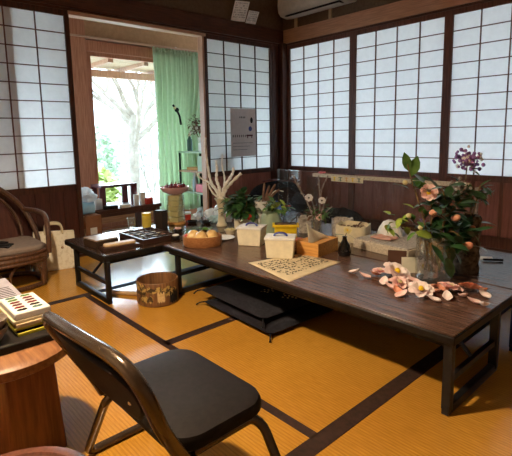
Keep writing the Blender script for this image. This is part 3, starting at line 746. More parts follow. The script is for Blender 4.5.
for nm, x, y, lab in (('ink_stone', 1.135, -2.235, 'small black lidded pot nearest the oval basket on the left table'), ('ink_stone', 0.96, -2.10, 'small black pot with reddish lid behind the divided tray')):
    o = thing(nm, lab, 'pot', (x, y, Z))
    MB('black_edge').lathe([(0, 0), (0.026, 0), (0.033, 0.012), (0.030, 0.026), (0, 0.026)], n=20).done('pot_body', o)
    MB('skin_pink' if x < 1 else 'white').lathe([(0.024, 0.026), (0.022, 0.032), (0, 0.035)], n=16).done('lid', o)
for x, y, lab in ((0.76, -1.84, 'left of two small black dishes near the white bags'), (0.86, -1.78, 'right of two small black dishes near the white bags')):
    o = MB('black_edge').lathe([(0, 0), (0.03, 0), (0.042, 0.02), (0.039, 0.021), (0.028, 0.006), (0, 0.006)], n=20).done('black_dish', loc=(x, y, Z)); tag(o, lab, 'dish')
# pink glass bowl of cherries on a tall stand
o = thing('pedestal_stand', 'tall pale yellow stand of stacked clear boxes carrying the pink bowl', 'stand', (0.665, -1.925, Z))
MB('orange_wood').lathe([(0, 0), (0.075, 0), (0.075, 0.016), (0, 0.016)], n=28).done('wooden_base', o)
q = MB('pale_yellow')
for i in range(5): q.box((-0.046, -0.046, 0.016+i*0.042), (0.046, 0.046, 0.016+i*0.042+0.038), Matrix.Rotation(0.4+0.07*i, 4, 'Z'), 0.004)
q.done('stacked_boxes', o)
MB('window_glass').lathe([(0.07, 0.016), (0.07, 0.225), (0.066, 0.225), (0.066, 0.016)], n=28).done('clear_cover', o)
o = MB('pink_glass').lathe([(0, 0), (0.035, 0), (0.05, 0.006), (0.095, 0.026), (0.114, 0.062), (0.109, 0.063), (0.09, 0.032), (0.04, 0.014), (0, 0.012)], n=36).done('glass_bowl', loc=(0.665, -1.925, Z+0.2255)); tag(o, 'pink glass bowl of dark cherries on the tall stand', 'bowl')
for k in range(15):
    a = k*2.4; r = 0.080*math.sqrt((k+0.3)/15)
    zz = 0.058 + 0.010*(1-r/0.08)
    o = MB('dark_red' if k % 3 else 'red').ball((0, 0, 0), 0.0165, 10).m('twig').tube([(0, 0, 0.014), (0.006, 0.004, 0.032)], 0.0015, 5)
    o = o.done('cherry', loc=(0.665+r*math.cos(a), -1.925+r*math.sin(a), Z+0.2255+zz+0.004*(k % 3))); tag(o, 'dark red cherry heaped in the pink glass bowl', 'cherry', 'cherries in the pink bowl')
# white plastic bags and jars behind the stand
def crumple(name, label, loc, r, sz, mat='plastic_bag', cat='bag'):
    rnd = random.Random(label); ph = [rnd.uniform(0, 6) for _ in range(8)]
    def fn(u, v):
        a = u*2*PI; e = (v-0.5)*PI
        k = 1+0.22*math.sin(2*a+ph[0]+2*e)+0.16*math.sin(5*a+ph[1]-4*e)+0.10*math.sin(9*a+ph[2]+7*e)+rnd.uniform(-.05, .05)*math.cos(e)
        if u in (0, 1): k = 1+0.22*math.sin(ph[0]+2*e)+0.16*math.sin(ph[1]-4*e)+0.10*math.sin(ph[2]+7*e)
        z = max(-0.8, math.sin(e)*(1+0.25*math.sin(3*a+ph[3])*math.cos(e)))
        return (r*k*math.cos(a)*math.cos(e), r*k*math.sin(a)*math.cos(e), r*sz*(z+0.8))
    o = MB(mat).grid(fn, 28, 12).done(name, loc=loc, sharp=18); return tag(o, label, cat)
crumple('plastic_bag', 'crumpled white plastic bag left of the cream vase', (0.78, -1.66, Z-0.003), 0.055, 1.0)
crumple('plastic_bag', 'crumpled white plastic bag behind, against the green shelf', (0.72, -1.50, Z-0.003), 0.07, 0.9)
crumple('plastic_bag', 'low crumpled bluish white wrapper in front of the white bags', (0.86, -1.70, Z-0.001), 0.045, 0.7, 'pale_blue', 'wrapper')
crumple('paper_wad', 'pink crumpled paper among the white plastic bags', (0.83, -1.545, Z-0.001), 0.035, 0.9, 'skin_pink', 'paper')
crumple('plastic_bag', 'small white plastic bag closest to the red jar', (0.69, -1.75, Z-0.003), 0.038, 0.9)
o = thing('red_jar', 'small clear jar with red contents beside the pink bowl stand', 'jar', (0.635, -1.795, Z))
MB('red').lathe([(0, 0), (0.024, 0), (0.026, 0.05), (0, 0.05)], n=18).done('contents', o); MB('white').lathe([(0.02, 0.05), (0.026, 0.052), (0.026, 0.068), (0, 0.07)], n=18).done('lid', o)
o = thing('spray_bottle', 'slim grey bottle standing between white bags and vase', 'bottle', (0.92, -1.60, Z))
MB('note_paper').lathe([(0, 0), (0.022, 0), (0.023, 0.085), (0.012, 0.105), (0.011, 0.12), (0, 0.12)], n=18).done('bottle_body', o); MB('navy').lathe([(0.013, 0.119), (0.013, 0.14), (0, 0.142)], n=14).done('cap', o)

# cream vase with knobbly cream branches
va = thing('trumpet_vase', 'slender cream trumpet vase holding bare cream branches', 'vase', (1.01, -1.745, Z))
MB('cream').lathe([(0, 0), (0.040, 0), (0.042, 0.006), (0.030, 0.03), (0.024, 0.08), (0.026, 0.14), (0.036, 0.185), (0.052, 0.208), (0.049, 0.209), (0.030, 0.18), (0, 0.15)], n=30).done('vase_body', va)
R_ = Vector((0.67, 0.742, 0))   # right as seen across the room
br = thing('branch_arrangement', 'bare knobbly cream branches standing in the trumpet vase', 'branches', (1.01, -1.745, Z+0.16))
def knob(pts, r0, r1):
    P = smooth_path(pts, 7); n = len(P)
    rr = [(r0+(r1-r0)*i/n)*(1+0.22*math.sin(i*1.9)) for i in range(n)]
    return P, rr
def bp(dx, dz, dep=0.0): return R_*dx + Vector((0.74, -0.66, 0))*dep + Vector((0, 0, dz))
for pts, r0, r1 in (([bp(0, 0), bp(0.03, 0.10), bp(0.075, 0.16, .02), bp(0.155, 0.235, .03)], 0.014, 0.010),
                    ([bp(0, 0), bp(0.02, 0.11), bp(0.05, 0.17, .03), bp(0.09, 0.23), bp(0.10, 0.275)], 0.014, 0.009),
                    ([bp(0, 0), bp(-0.01, 0.12), bp(-0.03, 0.19), bp(-0.025, 0.26), bp(-0.03, 0.33, -.02)], 0.013, 0.008),
                    ([bp(0, 0), bp(-0.03, 0.10), bp(-0.07, 0.17), bp(-0.09, 0.28), bp(-0.105, 0.42), bp(-0.10, 0.50)], 0.012, 0.006),
                    ([bp(-0.03, 0.10), bp(-0.085, 0.17, .02), bp(-0.15, 0.21, .03), bp(-0.175, 0.25, .03)], 0.009, 0.005),
                    ([bp(-0.01, 0.05), bp(-0.055, 0.09, .03), bp(-0.09, 0.16, .04)], 0.009, 0.006),
                    ([bp(0.02, 0.10), bp(0.03, 0.20), bp(0.015, 0.30), bp(0.02, 0.38)], 0.008, 0.004)):
    P, rr = knob(pts, r0, r1); MB('twig_cream').tube(P, rr, 8).done('branch', br)

# oval basket with amber glass floats
ob = thing('oval_basket', 'low oval brown basket of amber balls on the front table corner', 'basket', (1.395, -2.205, Z), 0.8)
MB('basket_weave').lathe([(0, 0.004), (0.112, 0.0), (0.120, 0.008), (0.122, 0.062), (0.118, 0.066), (0.113, 0.062), (0.111, 0.014), (0, 0.012)], n=40, sy=0.80).done('basket_body', ob)
for k, (dx, dz, dep, r, lab) in enumerate(((-0.055, 0.05, -0.005, 0.042, 'leftmost amber glass ball in the oval basket'), (-0.002, 0.045, 0.045, 0.042, 'front middle amber glass ball in the oval basket'), (0.058, 0.05, 0.0, 0.042, 'rightmost amber glass ball in the oval basket'), (0.0, 0.06, -0.055, 0.036, 'amber glass ball at the back of the oval basket'))):
    o = thing('glass_ball', lab, 'ball', Vector((1.395, -2.205, Z+0.012+r)) + R_*dx + Vector((0.74, -0.66, 0))*dep, 0, 'amber balls in the oval basket')
    MB('amber_glass').ball((0, 0, 0), r, 18).done('ball_body', o)
    MB('pale_yellow').tube([(r*1.005*math.cos(a), r*1.005*math.sin(a), 0.006*math.sin(2*a+k)) for a in [2*PI*i/20 for i in range(20)]], 0.003, 6, closed=True).done('band', o)
o = MB('leaf_mid')
for a in range(5): o.leaf((0, 0, 0), (math.cos(a*1.3), math.sin(a*1.3), 0.7), 0.055, 0.03)
o = o.done('leaf_sprig', loc=(1.37, -2.16, Z+0.075)); tag(o, 'green leaf sprig tucked behind the amber balls', 'leaves')
o = MB('red').ball((0, 0, 0), 0.016, 10).done('red_berry', loc=Vector((1.395, -2.205, Z+0.055))+R_*(-0.098)); tag(o, 'small red berry at the left rim of the oval basket', 'berry')
# plate and little cream bowl
o = MB('white').lathe([(0, 0), (0.05, 0), (0.075, 0.010), (0.073, 0.012), (0.045, 0.005), (0, 0.005)], n=28).done('plate', loc=(1.355, -2.005, Z)); tag(o, 'white plate left of the far white tissue box', 'plate')
o = thing('cream_bowl', 'little cream bowl with yellow blossoms behind the white plate', 'bowl', (1.275, -1.88, Z))
MB('cream').lathe([(0, 0), (0.028, 0), (0.042, 0.03), (0.039, 0.031), (0.026, 0.007), (0, 0.007)], n=22).done('bowl_body', o)
q = MB('pale_yellow')
for k in range(9): q.ball((0.028*math.cos(k*2.4)*math.sqrt(k/9), 0.028*math.sin(k*2.4)*math.sqrt(k/9), 0.03), 0.010, 7)
q.done('blossoms', o)

# ------------------------------------------------------------------ planting helpers
def leafy(mat, c, rx, rz, n, L, W, seed=1, squash=1.0):
    random.seed(seed); mb = MB(mat)
    for _ in range(n):
        a = random.uniform(0, 2*PI); e = math.acos(random.uniform(-0.7, 1)); r = random.uniform(0.35, 1.0)
        p = Vector(c) + Vector((rx*r*math.sin(e)*math.cos(a), rx*r*math.sin(e)*math.sin(a), rz*r*math.cos(e)))
        d = Vector((math.cos(a)*random.uniform(.4, 1), math.sin(a)*random.uniform(.4, 1), random.uniform(-0.7, 0.8)))
        mb.leaf(p, d, L*random.uniform(.7, 1.2), W*random.uniform(.7, 1.2), random.uniform(0.05, 0.4))
    return mb
def blossom(mb, c, r, n=6, mat='petal', up=(0, 0, 1), core='yellow', tilt=0.5):
    c = Vector(c); upv = Vector(up).normalized(); x = upv.orthogonal().normalized(); y = upv.cross(x)
    mb.m(mat)
    for ring, (k, tl, rr) in enumerate(((n, tilt, 1.0), (max(3, n-2), tilt+0.6, 0.72))):
        for i in range(k):
            a = 2*PI*i/k + ring*0.5
            d = x*math.cos(a) + y*math.sin(a) + upv*tl
            mb.leaf(c, d, r*rr, r*1.0*rr, 0.15, upv, fold=0.25, tip=0.5)
    mb.m(core); mb.ball(c+upv*r*0.28, r*0.2, 8)

# leafy plant in a cream pot
pl = thing('potted_plant', 'bushy dark green plant in a cream trough behind the white tissue box', 'plant', (1.205, -1.67, Z))
MB('cream_box').box((-0.085, -0.06, 0), (0.085, 0.06, 0.075), Matrix.Rotation(0.8, 4, 'Z'), 0.006).done('pot', pl)
MB('bark').box((-0.078, -0.053, 0.07), (0.078, 0.053, 0.078), Matrix.Rotation(0.8, 4, 'Z')).done('soil', pl)
q = MB('twig')
for k in range(9):
    a = k*0.7; q.tube(smooth_path([(0.02*math.cos(a), 0.02*math.sin(a), 0.076), (0.05*math.cos(a), 0.05*math.sin(a), 0.14), (0.10*math.cos(a), 0.10*math.sin(a), 0.19+0.01*(k % 3))]), 0.003, 6)
q.done('stems', pl)
leafy('leaf_dark', (-0.01, -0.02, 0.165), 0.12, 0.10, 130, 0.075, 0.046, 3).done('foliage', pl)
leafy('leaf_mid', (-0.04, -0.05, 0.17), 0.115, 0.09, 42, 0.07, 0.042, 4).done('young_foliage', pl)
MB('red').ball((0.10, -0.06, 0.10), 0.021, 14).done('red_bud', pl)
# white cup with dried sprays behind
cp = thing('white_cup', 'white paper cup holding dried sprays behind the leafy plant', 'cup', (1.295, -1.60, Z))
MB('white').lathe([(0, 0.0), (0.034, 0), (0.050, 0.200), (0.047, 0.200), (0.031, 0.006), (0, 0.006)], n=24).done('cup_body', cp)
q = MB('leaf_dry')
for k, (dx, dz) in enumerate(((0.02, 0.27), (0.05, 0.25), (0.085, 0.26), (0.11, 0.22), (0.065, 0.2))):
    q.tube(smooth_path([(0, 0, 0.05), bp(dx*0.6, 0.22), bp(dx*1.2, dz+0.06)], 5), [0.006]*5+[0.009]*5+[0.005], 7)
q.m('twig_cream').tube(smooth_path([bp(0.03, 0.2), bp(0.10, 0.27), bp(0.16, 0.265)]), 0.003, 6)
q.done('dried_spray', cp)
# green vase with leaves, yellow planter
gv = thing('green_vase', 'squat pale green vase with leaves behind the yellow planter', 'vase', (1.49, -1.70, Z))
MB('green_glass').lathe([(0, 0), (0.070, 0), (0.078, 0.04), (0.070, 0.11), (0.055, 0.15), (0.062, 0.168), (0.058, 0.168), (0.05, 0.14), (0, 0.02)], n=26).done('vase_body', gv)
q = MB('twig')
for k in range(6): q.tube(smooth_path([(0, 0, 0.03), (0.01*math.cos(k), 0.01*math.sin(k), 0.15), (0.05*math.cos(k), 0.05*math.sin(k), 0.21)]), 0.0025, 6)
q.done('stems', gv)
leafy('leaf_mid', (0.03, 0.02, 0.195), 0.075, 0.045, 26, 0.06, 0.034, 9).done('foliage', gv)
leafy('leaf_lime', (0.05, 0.03, 0.20), 0.07, 0.045, 10, 0.07, 0.042, 11).done('lime_foliage', gv)
q = MB('red'); blossom(q, bp(0.11, 0.185, .01), 0.028, 6, 'red'); q.done('red_flower', gv)
q = MB('yellow'); blossom(q, bp(0.075, 0.15, .06), 0.024, 6, 'yellow', core='red'); q.done('yellow_flower', gv)
yp = thing('yellow_planter', 'bright yellow trough behind the nearer white tissue box', 'planter', (1.67, -1.745, Z), 0.78)
q = MB('yellow'); q.prism([(a*0.9, b_*0.9) for a, b_ in rounded(0.16, 0.09, 0.012, 3)], 0, 0.090); q.done('planter_body', yp, bevel=0.004)
MB('yellow').box((-0.085, -0.05, 0.088), (0.085, 0.05, 0.104), None, 0.004).done('planter_rim', yp)
MB('bark').box((-0.07, -0.036, 0.102), (0.07, 0.036, 0.107)).done('soil', yp)
q = MB('black_edge'); q.tube([(0.02, -0.01, 0.104), (0.09, 0.0, 0.17)], 0.0045, 6); q.tube([(-0.01, 0, 0.10), (-0.012, 0, 0.14)], 0.0035, 6); q.done('plant_stick', yp)

# white tissue boxes with navy handles
def tissue_box(label, loc, rot, w, d, h):
    t = thing('handled_box', label, 'box', loc, rot)
    q = MB('cream_box'); k = 0.90
    A = q.verts([(-w/2*k, -d/2*k, 0), (w/2*k, -d/2*k, 0), (w/2*k, d/2*k, 0), (-w/2*k, d/2*k, 0)]); B = q.verts([(-w/2, -d/2, h), (w/2, -d/2, h), (w/2, d/2, h), (-w/2, d/2, h)])
    q.face(A[::-1]); q.face(B)
    for i in range(4): q.face([A[i], A[(i+1) % 4], B[(i+1) % 4], B[i]])
    q.done('box_body', t, bevel=0.004)
    lid_ = MB('white').box((-w/2-0.004, -d/2-0.004, h-0.002), (w/2+0.004, d/2+0.004, h+0.010), None, 0.003).done('lid', t)
    MB('navy').tube(smooth_path([(-0.036, 0, h+0.008), (-0.030, 0, h+0.020), (-0.012, 0, h+0.027), (0.012, 0, h+0.027), (0.030, 0, h+0.020), (0.036, 0, h+0.008)], 5), 0.006, 8).done('handle', lid_)
    return t
tissue_box('white lidded box with navy handle standing left of its twin', (1.60, -1.975, Z), 0.50, 0.155, 0.13, 0.105)
tissue_box('white lidded box with navy handle nearest the printed paper', (1.925, -2.055, Z), 0.66, 0.16, 0.125, 0.105)
# printed sheet
pp = thing('printed_sheet', 'cream sheet covered with black brush print lying on the front table', 'paper', (2.085, -2.125, Z))
def sheet(u, v):
    A, B, C, D = [Vector(p) for p in ((1.896, -2.274), (2.262, -2.349), (2.235, -1.92), (1.973, -1.948))]
    p = (A*(1-u)+B*u)*(1-v) + (D*(1-u)+C*u)*v
    return (p.x-2.085, p.y+2.125, 0.0012+0.0012*math.sin(u*5)*math.sin(v*4+1)**2)
ps2 = MB('print_paper').grid(sheet, 14, 14).done('sheet', pp, solid=0.001)
random.seed(5); q = MB('ink')
for r in range(8):
    for c in range(15):
        if random.random() < 0.12: continue
        u = 0.15+r*0.09+random.uniform(-.015, .015); v = 0.10+c*0.058+random.uniform(-.012, .012)
        for _ in range(4):
            du, dv = random.uniform(-.034, .034), random.uniform(-.026, .026); uu, vv = u+random.uniform(-.02, .02), v+random.uniform(-.016, .016)
            a = Vector(sheet(uu, vv)); b2 = Vector(sheet(min(.97, uu+du), min(.97, vv+dv)))
            d = b2-a
            if d.length < 0.004: continue
            n_ = Vector((-d.y, d.x, 0)).normalized()*0.0048
            up = Vector((0, 0, 0.0012))
            q.face(q.verts([a-n_+up, b2-n_*0.5+up, b2+n_*0.5+up, a+n_+up]))
q.done('lettering', ps2)
# orange wooden tissue box with a tissue pulled up
wt = thing('wooden_tissue_box', 'orange wooden tissue holder with a cream tissue pulled up', 'tissue box', (2.015, -1.845, Z), 0.12)
q = MB('orange_wood'); hx, hy, hh = 0.072, 0.105, 0.076
q.box((-hx, -hy, 0), (hx, -hy+0.008, hh)).box((-hx, hy-0.008, 0), (hx, hy, hh)).box((-hx, -hy+0.008, 0), (-hx+0.008, hy-0.008, hh)).box((hx-0.008, -hy+0.008, 0), (hx, hy-0.008, hh)).box((-hx+0.008, -hy+0.008, 0), (hx-0.008, hy-0.008, 0.006))
q.done('box_wall', wt)
q = MB('orange_wood'); q.box((-hx+0.008, -hy+0.008, hh-0.012), (-0.012, hy-0.008, hh-0.006)).box((0.012, -hy+0.008, hh-0.012), (hx-0.008, hy-0.008, hh-0.006)); q.done('slotted_top', wt)
def tis(u, v):
    y = -0.090+0.155*u; z = hh-0.012 + v*(0.105*max(0.0, 1-u)**0.9+0.014)
    return (0.012*math.sin(u*6+v*2)*(0.4+v) - 0.02*v + 0.035*v*u, y-0.015*v*(1-u), z)
MB('tissue').grid(tis, 16, 8).done('tissue', wt, solid=0.0015)
o = MB('red_dots').box((-0.02, -0.05, 0), (0.02, 0.05, 0.065), None, 0.003)
for i in range(5):
    for j in range(4): o.m('cream'); o.box((0.0195, -0.042+i*0.019, 0.008+j*0.014), (0.0205, -0.033+i*0.019, 0.016+j*0.014)); o.box((-0.015+j*0.009, -0.051, 0.006+i*0.012), (-0.010+j*0.009, -0.0495, 0.012+i*0.012))
o = o.done('patterned_box', loc=(1.895, -1.895, Z), rotz=0.12); tag(o, 'small red and cream patterned box left of the wooden tissue holder', 'box')
# black bud vase
bv = thing('bud_vase', 'small glossy black bottle vase with a yellow sprig', 'vase', (2.17, -1.80, Z))
MB('black_gloss').lathe([(0, 0), (0.030, 0), (0.036, 0.012), (0.037, 0.03), (0.028, 0.062), (0.014, 0.085), (0.011, 0.102), (0.014, 0.108), (0.010, 0.108), (0, 0.09)], n=26).done('vase_body', bv)
MB('twig').tube(smooth_path([(0, 0, 0.09), bp(0.005, 0.115), bp(0.015, 0.135)]), 0.002, 6).done('stem', bv)
q = MB('yellow'); blossom(q, bp(0.014, 0.138), 0.026, 5, 'pale_yellow', (0.5, -0.5, 0.6)); q.done('flower', bv)
q = MB('leaf_dark'); q.leaf(bp(0, 0.116), bp(-0.05, 0.004), 0.060, 0.022, 0.05); q.leaf(bp(0.015, 0.12), bp(0.05, -0.03), 0.065, 0.014, 0.05); q.done('leaf', bv)
# woven flat tray box, bags and dome
fb = thing('woven_tray', 'wide flat cream woven tray behind the black bottle vase', 'tray', (2.31, -1.43, Z), -0.12)
MB('weave_cream').box((-0.19, -0.21, 0), (0.19, 0.21, 0.052), None, 0.006).done('tray_body', fb)
MB('weave_grey').box((-0.18, -0.20, 0.052), (0.18, 0.20, 0.058)).done('tray_cover', fb)
o = MB('white').lathe([(0.0, 0.0), (0.082, 0), (0.080, 0.012), (0.068, 0.045), (0.045, 0.080), (0.015, 0.094), (0, 0.095)], n=28, sx=1.0, sy=0.8).done('domed_cover', loc=(2.22, -1.415, Z+0.0585)); tag(o, 'smooth white dome shaped cover on the woven tray', 'cover')
o = MB('skin_pink'); o.grid(lambda u, v: ((u-.5)*0.13, (v-.5)*0.09, 0.008+0.006*math.sin(u*9)*math.sin(v*7)), 12, 10); o = o.done('pink_cloth', loc=(2.245, -1.52, Z+0.0585), solid=0.006); tag(o, 'pink cloth on the woven tray in front of the white dome', 'cloth')
def open_bag(name, label, loc, rot, w, d, h, mat, fill=None, cat='bag'):
    t = thing(name, label, cat, loc, rot)
    q = MB(mat); nn = 24
    P0 = rounded(w*0.92, d*0.92, 0.03, 5); P1 = rounded(w, d, 0.035, 5); n = len(P0)
    rows = [[(x, y, 0) for x, y in P0], [(x*1.03, y*1.03, h*0.5) for x, y in P1], [(x, y, h*(1+0.05*math.sin(i*1.3))) for i, (x, y) in enumerate(P1)], [(x*0.94, y*0.94, h*(0.97+0.05*math.sin(i*1.3))) for i, (x, y) in enumerate(P1)], [(x*0.9, y*0.9, h*0.62) for x, y in P0]]
    vs = [q.verts(r) for r in rows]
    for A, B in zip(vs, vs[1:]):
        for k in range(n): q.face([A[k], A[(k+1) % n], B[(k+1) % n], B[k]])
    q.face(vs[0][::-1]); q.face(vs[-1]); q.done('bag_body', t)
    if fill:
        f = leafy(fill, (0, 0, h*0.8), min(w, d)*0.38, h*0.25, 40, 0.04, 0.02, 21); f.done('contents', t)
    return t
open_bag('cream_basket', 'cream cloth basket with dried petals right of the black bottle vase', (1.995, -1.47, Z), 0.3, 0.19, 0.16, 0.105, 'cream', 'leaf_dry', 'basket')
open_bag('patterned_bag', 'grey patterned cloth bag right of the dried arrangement', (1.85, -1.385, Z), 0.8, 0.14, 0.09, 0.11, 'weave_grey')
open_bag('patterned_bag', 'pale patterned cloth bag left of the dried arrangement', (1.62, -1.47, Z), 0.8, 0.14, 0.10, 0.105, 'weave_grey')
o = MB('cream').box((-0.03, -0.03, 0), (0.03, 0.03, 0.05), None, 0.003).done('cream_carton', loc=(2.12, -1.725, Z), rotz=0.6); tag(o, 'small cream carton between wooden tissue holder and black vase', 'carton')
# dried arrangement with white flowers
da = thing('dried_arrangement', 'glass of thin grey twigs with white and pink flowers before the clear screen', 'flower arrangement', (1.735, -1.515, Z))
MB('clear_glass').lathe([(0, 0), (0.032, 0), (0.038, 0.10), (0.036, 0.10), (0.03, 0.006), (0, 0.006)], n=22).done('glass', da)
q = MB('twig_grey')
for pts in ([bp(0, .02), bp(-0.03, .14), bp(-0.07, .24), bp(-0.12, .33), bp(-0.155, .40)], [bp(0, .02), bp(0.02, .15), bp(0.02, .28), bp(0.012, .40)], [bp(0.02, .2), bp(0.035, .31), bp(0.075, .40)], [bp(0, .02), bp(-0.01, .16), bp(-0.045, .27)], [bp(0, .02), bp(0.05, .14), bp(0.10, .19)], [bp(0, .02), bp(0.03, .15), bp(0.07, .26)]):
    P = smooth_path(pts, 6); q.tube(P, [0.004*(1+0.3*math.sin(i*2)) for i in range(len(P))], 6)
    for i in range(5, len(P), 2): q.ball(P[i]+Vector((random.uniform(-.006, .006),)*3), 0.006, 6)
q.done('twigs', da)
for dx, dz, mm, r in ((-0.055, 0.255, 'petal_white', 0.028), (0.03, 0.235, 'petal_white', 0.026), (0.012, 0.125, 'petal', 0.026)):
    q = MB(mm); blossom(q, bp(dx, dz, .03), r, 7, mm, (0.6, -0.6, 0.5), 'ink' if mm == 'petal_white' else 'yellow'); q.done('flower', da)
leafy('leaf_mid', bp(0.02, 0.155), 0.085, 0.05, 45, 0.04, 0.014, 15).done('foliage', da)
leafy('leaf_dry', bp(-0.02, 0.13), 0.085, 0.045, 30, 0.045, 0.016, 16).done('dry_foliage', da)

# ------------------------------------------------------------------ clear acrylic screen
sc1 = thing('acrylic_screen', 'clear acrylic screen with pale top rail standing on the back table', 'screen', (1.98, -1.18, Z))
MB('acrylic').box((-0.62, -0.002, 0), (0.64, 0.002, 0.36)).done('sheet', sc1)
MB('weave_cream').box((-0.55, -0.014, 0.352), (0.60, 0.014, 0.378), None, 0.004).done('top_rail', sc1)
MB('twig_grey').box((0.628, -0.010, 0), (0.645, 0.010, 0.355)).done('end_post', sc1)
ft = MB('twig_grey'); ft.box((-0.6, -0.05, 0), (-0.57, 0.04, 0.012)).box((0.59, -0.05, 0), (0.625, 0.04, 0.012)); ft.done('foot', sc1)
sc2 = MB('acrylic').box((-0.22, -0.002, 0), (0.22, 0.002, 0.37)).m('clear_glass').box((-0.223, -0.003, 0), (-0.217, 0.003, 0.372)).box((-0.11, -0.003, 0), (-0.106, 0.003, 0.372)).box((-0.22, -0.003, 0.370), (0.22, 0.003, 0.3735)).done('clear_screen', loc=(1.12, -1.02, Z)); tag(sc2, 'plain clear acrylic panel left of the railed screen', 'panel')
sg = thing('sign_strip', 'little cream strip with coloured characters hung on the screen rail', 'sign', (1.745, -1.197, Z+0.352), 0)
sb_ = MB('cream').box((-0.135, -0.003, -0.022), (0.135, 0.0, 0.016)).done('sign_board', sg)
q = MB('ink')
for i, mm in enumerate(('yellow', 'teal', 'orange_wood', 'yellow', 'teal')):
    x = -0.105+i*0.052; q.m(mm)
    q.box((x-0.016, -0.0042, 0.006), (x+0.016, -0.003, 0.010)).box((x-0.003, -0.0042, -0.018), (x+0.003, -0.003, 0.012)).bar((x-0.016, -0.0036, -0.015), (x+0.010, -0.0036, 0.002), 0.004, 0.001).bar((x+0.016, -0.0036, -0.015), (x-0.004, -0.0036, -0.004), 0.004, 0.001)
q.done('lettering', sb_)
o = MB('pink').ball((0, 0, 0), 0.02, 10, 0.5).ball((0.03, 0, 0.003), 0.014, 8, 0.5).done('paper_flower', loc=(1.50, -1.18, Z+0.386)); tag(o, 'pink paper flower on the left end of the screen rail', 'ornament')

# ------------------------------------------------------------------ dark bundles on the floor near the corner
def heap(name, label, loc, rx, ry, rz, mat, seed, cat='bundle', extra=None):
    random.seed(seed); o = MB(mat)
    ph = [random.uniform(0, 6) for _ in range(6)]
    def fn(u, v):
        a = u*2*PI; e = v*PI/2
        k = 1+0.10*math.sin(3*a+ph[0])*math.cos(e)+0.07*math.sin(5*a+ph[1]+3*e)+0.05*math.sin(9*a+ph[2]+6*e)
        return (rx*k*math.cos(a)*math.cos(e)**0.6, ry*k*math.sin(a)*math.cos(e)**0.6, rz*math.sin(e)*(1+0.06*math.sin(4*a+ph[3])))
    o.grid(fn, 40, 12)
    o = o.done(name, loc=loc, sharp=0)
    return tag(o, label, cat)
heap('cloth_bundle', 'black cloth bundle heaped on the floor in the corner', (0.35, -0.46, 0.0), 0.33, 0.35, 0.46, 'black_cloth', 3)
heap('cloth_bundle', 'dark cloth bundle behind the clear panel against the right wall', (1.06, -0.36, 0.0), 0.27, 0.25, 0.25, 'black_cloth', 4)
o = heap('blue_bag', 'bright blue plastic bag in front of the black corner bundle', (0.68, -0.83, 0.0), 0.085, 0.07, 0.33, 'blue_plastic', 6, 'bag')
o = MB('maroon').tube(smooth_path([(-0.16, -0.08, 0), (-0.05, -0.02, 0.02), (0.06, 0.03, 0.012), (0.20, 0.10, 0.02)], 8), [0.008*(1+0.4*math.sin(i*1.5)) for i in range(25)], 7).done('twisted_cord', loc=(0.40, -0.50, 0.485)); tag(o, 'thin reddish twisted cord lying over the black corner bundle', 'cord')

# ------------------------------------------------------------------ glass vase of camellia on the front table
gvase = thing('glass_vase', 'tall clear ribbed glass vase of camellia branches among the petals', 'vase', (2.70, -1.845, Z))
def ribbed(mb, r, z0, z1, n=48):
    A = mb.verts([(r*(1+0.02*(k % 2))*math.cos(2*PI*k/n), r*(1+0.02*(k % 2))*math.sin(2*PI*k/n), z0) for k in range(n)])
    B = mb.verts([(r*(1+0.02*(k % 2))*math.cos(2*PI*k/n), r*(1+0.02*(k % 2))*math.sin(2*PI*k/n), z1) for k in range(n)])
    for k in range(n): mb.face([A[k], A[(k+1) % n], B[(k+1) % n], B[k]])
    return A, B
q = MB('clear_glass'); A, B = ribbed(q, 0.078, 0.0, 0.205); q.face(A[::-1]); C_, D_ = ribbed(q, 0.073, 0.010, 0.205); q.face(C_)
for k in range(48): q.face([B[k], B[(k+1) % 48], D_[(k+1) % 48], D_[k]])
q.done('vase_glass', gvase, sharp=20)
MB('water').lathe([(0, 0.012), (0.071, 0.012), (0.071, 0.12), (0, 0.12)], n=32).done('water', gvase)
cam = thing('camellia_branches', 'camellia branches with glossy leaves and peach blossoms in the glass vase', 'flower arrangement', (2.70, -1.845, Z))
def cb_(px, py, dep=0.0):
    """offset from the vase foot, metres to the right, up, and toward the room"""
    return bp(px, py, dep)
stems = ([bp(0.0, .03), bp(-0.03, .18), bp(-0.07, .33), bp(-0.12, .47), bp(-0.135, .53)], [bp(0.0, .03), bp(-0.02, .2), bp(-0.02, .30), bp(-0.03, .42)], [bp(0.01, .03), bp(0.02, .2), bp(0.06, .30), bp(0.12, .37)],
         [bp(-0.02, .03), bp(-0.05, .19), bp(-0.10, .235), bp(-0.18, .26)], [bp(0.01, .03), bp(0.05, .2), bp(0.11, .25), bp(0.16, .24)], [bp(0.01, .03), bp(0.03, .2, .03), bp(0.06, .23, .05), bp(0.09, .2, .06)], [bp(0, .03), bp(0.02, .2, .02), bp(0.04, .35), bp(0.02, .42)])
for s_ in stems:
    P = smooth_path(s_, 6); MB('twig').tube(P, [0.005*(1-0.5*i/len(P)) for i in range(len(P))], 7).done('stem', cam)
def ldir(): return Vector((random.uniform(-1, 1), random.uniform(-1, 1), random.uniform(-0.6, 0.6)))
random.seed(12)
q = MB('leaf_dark')
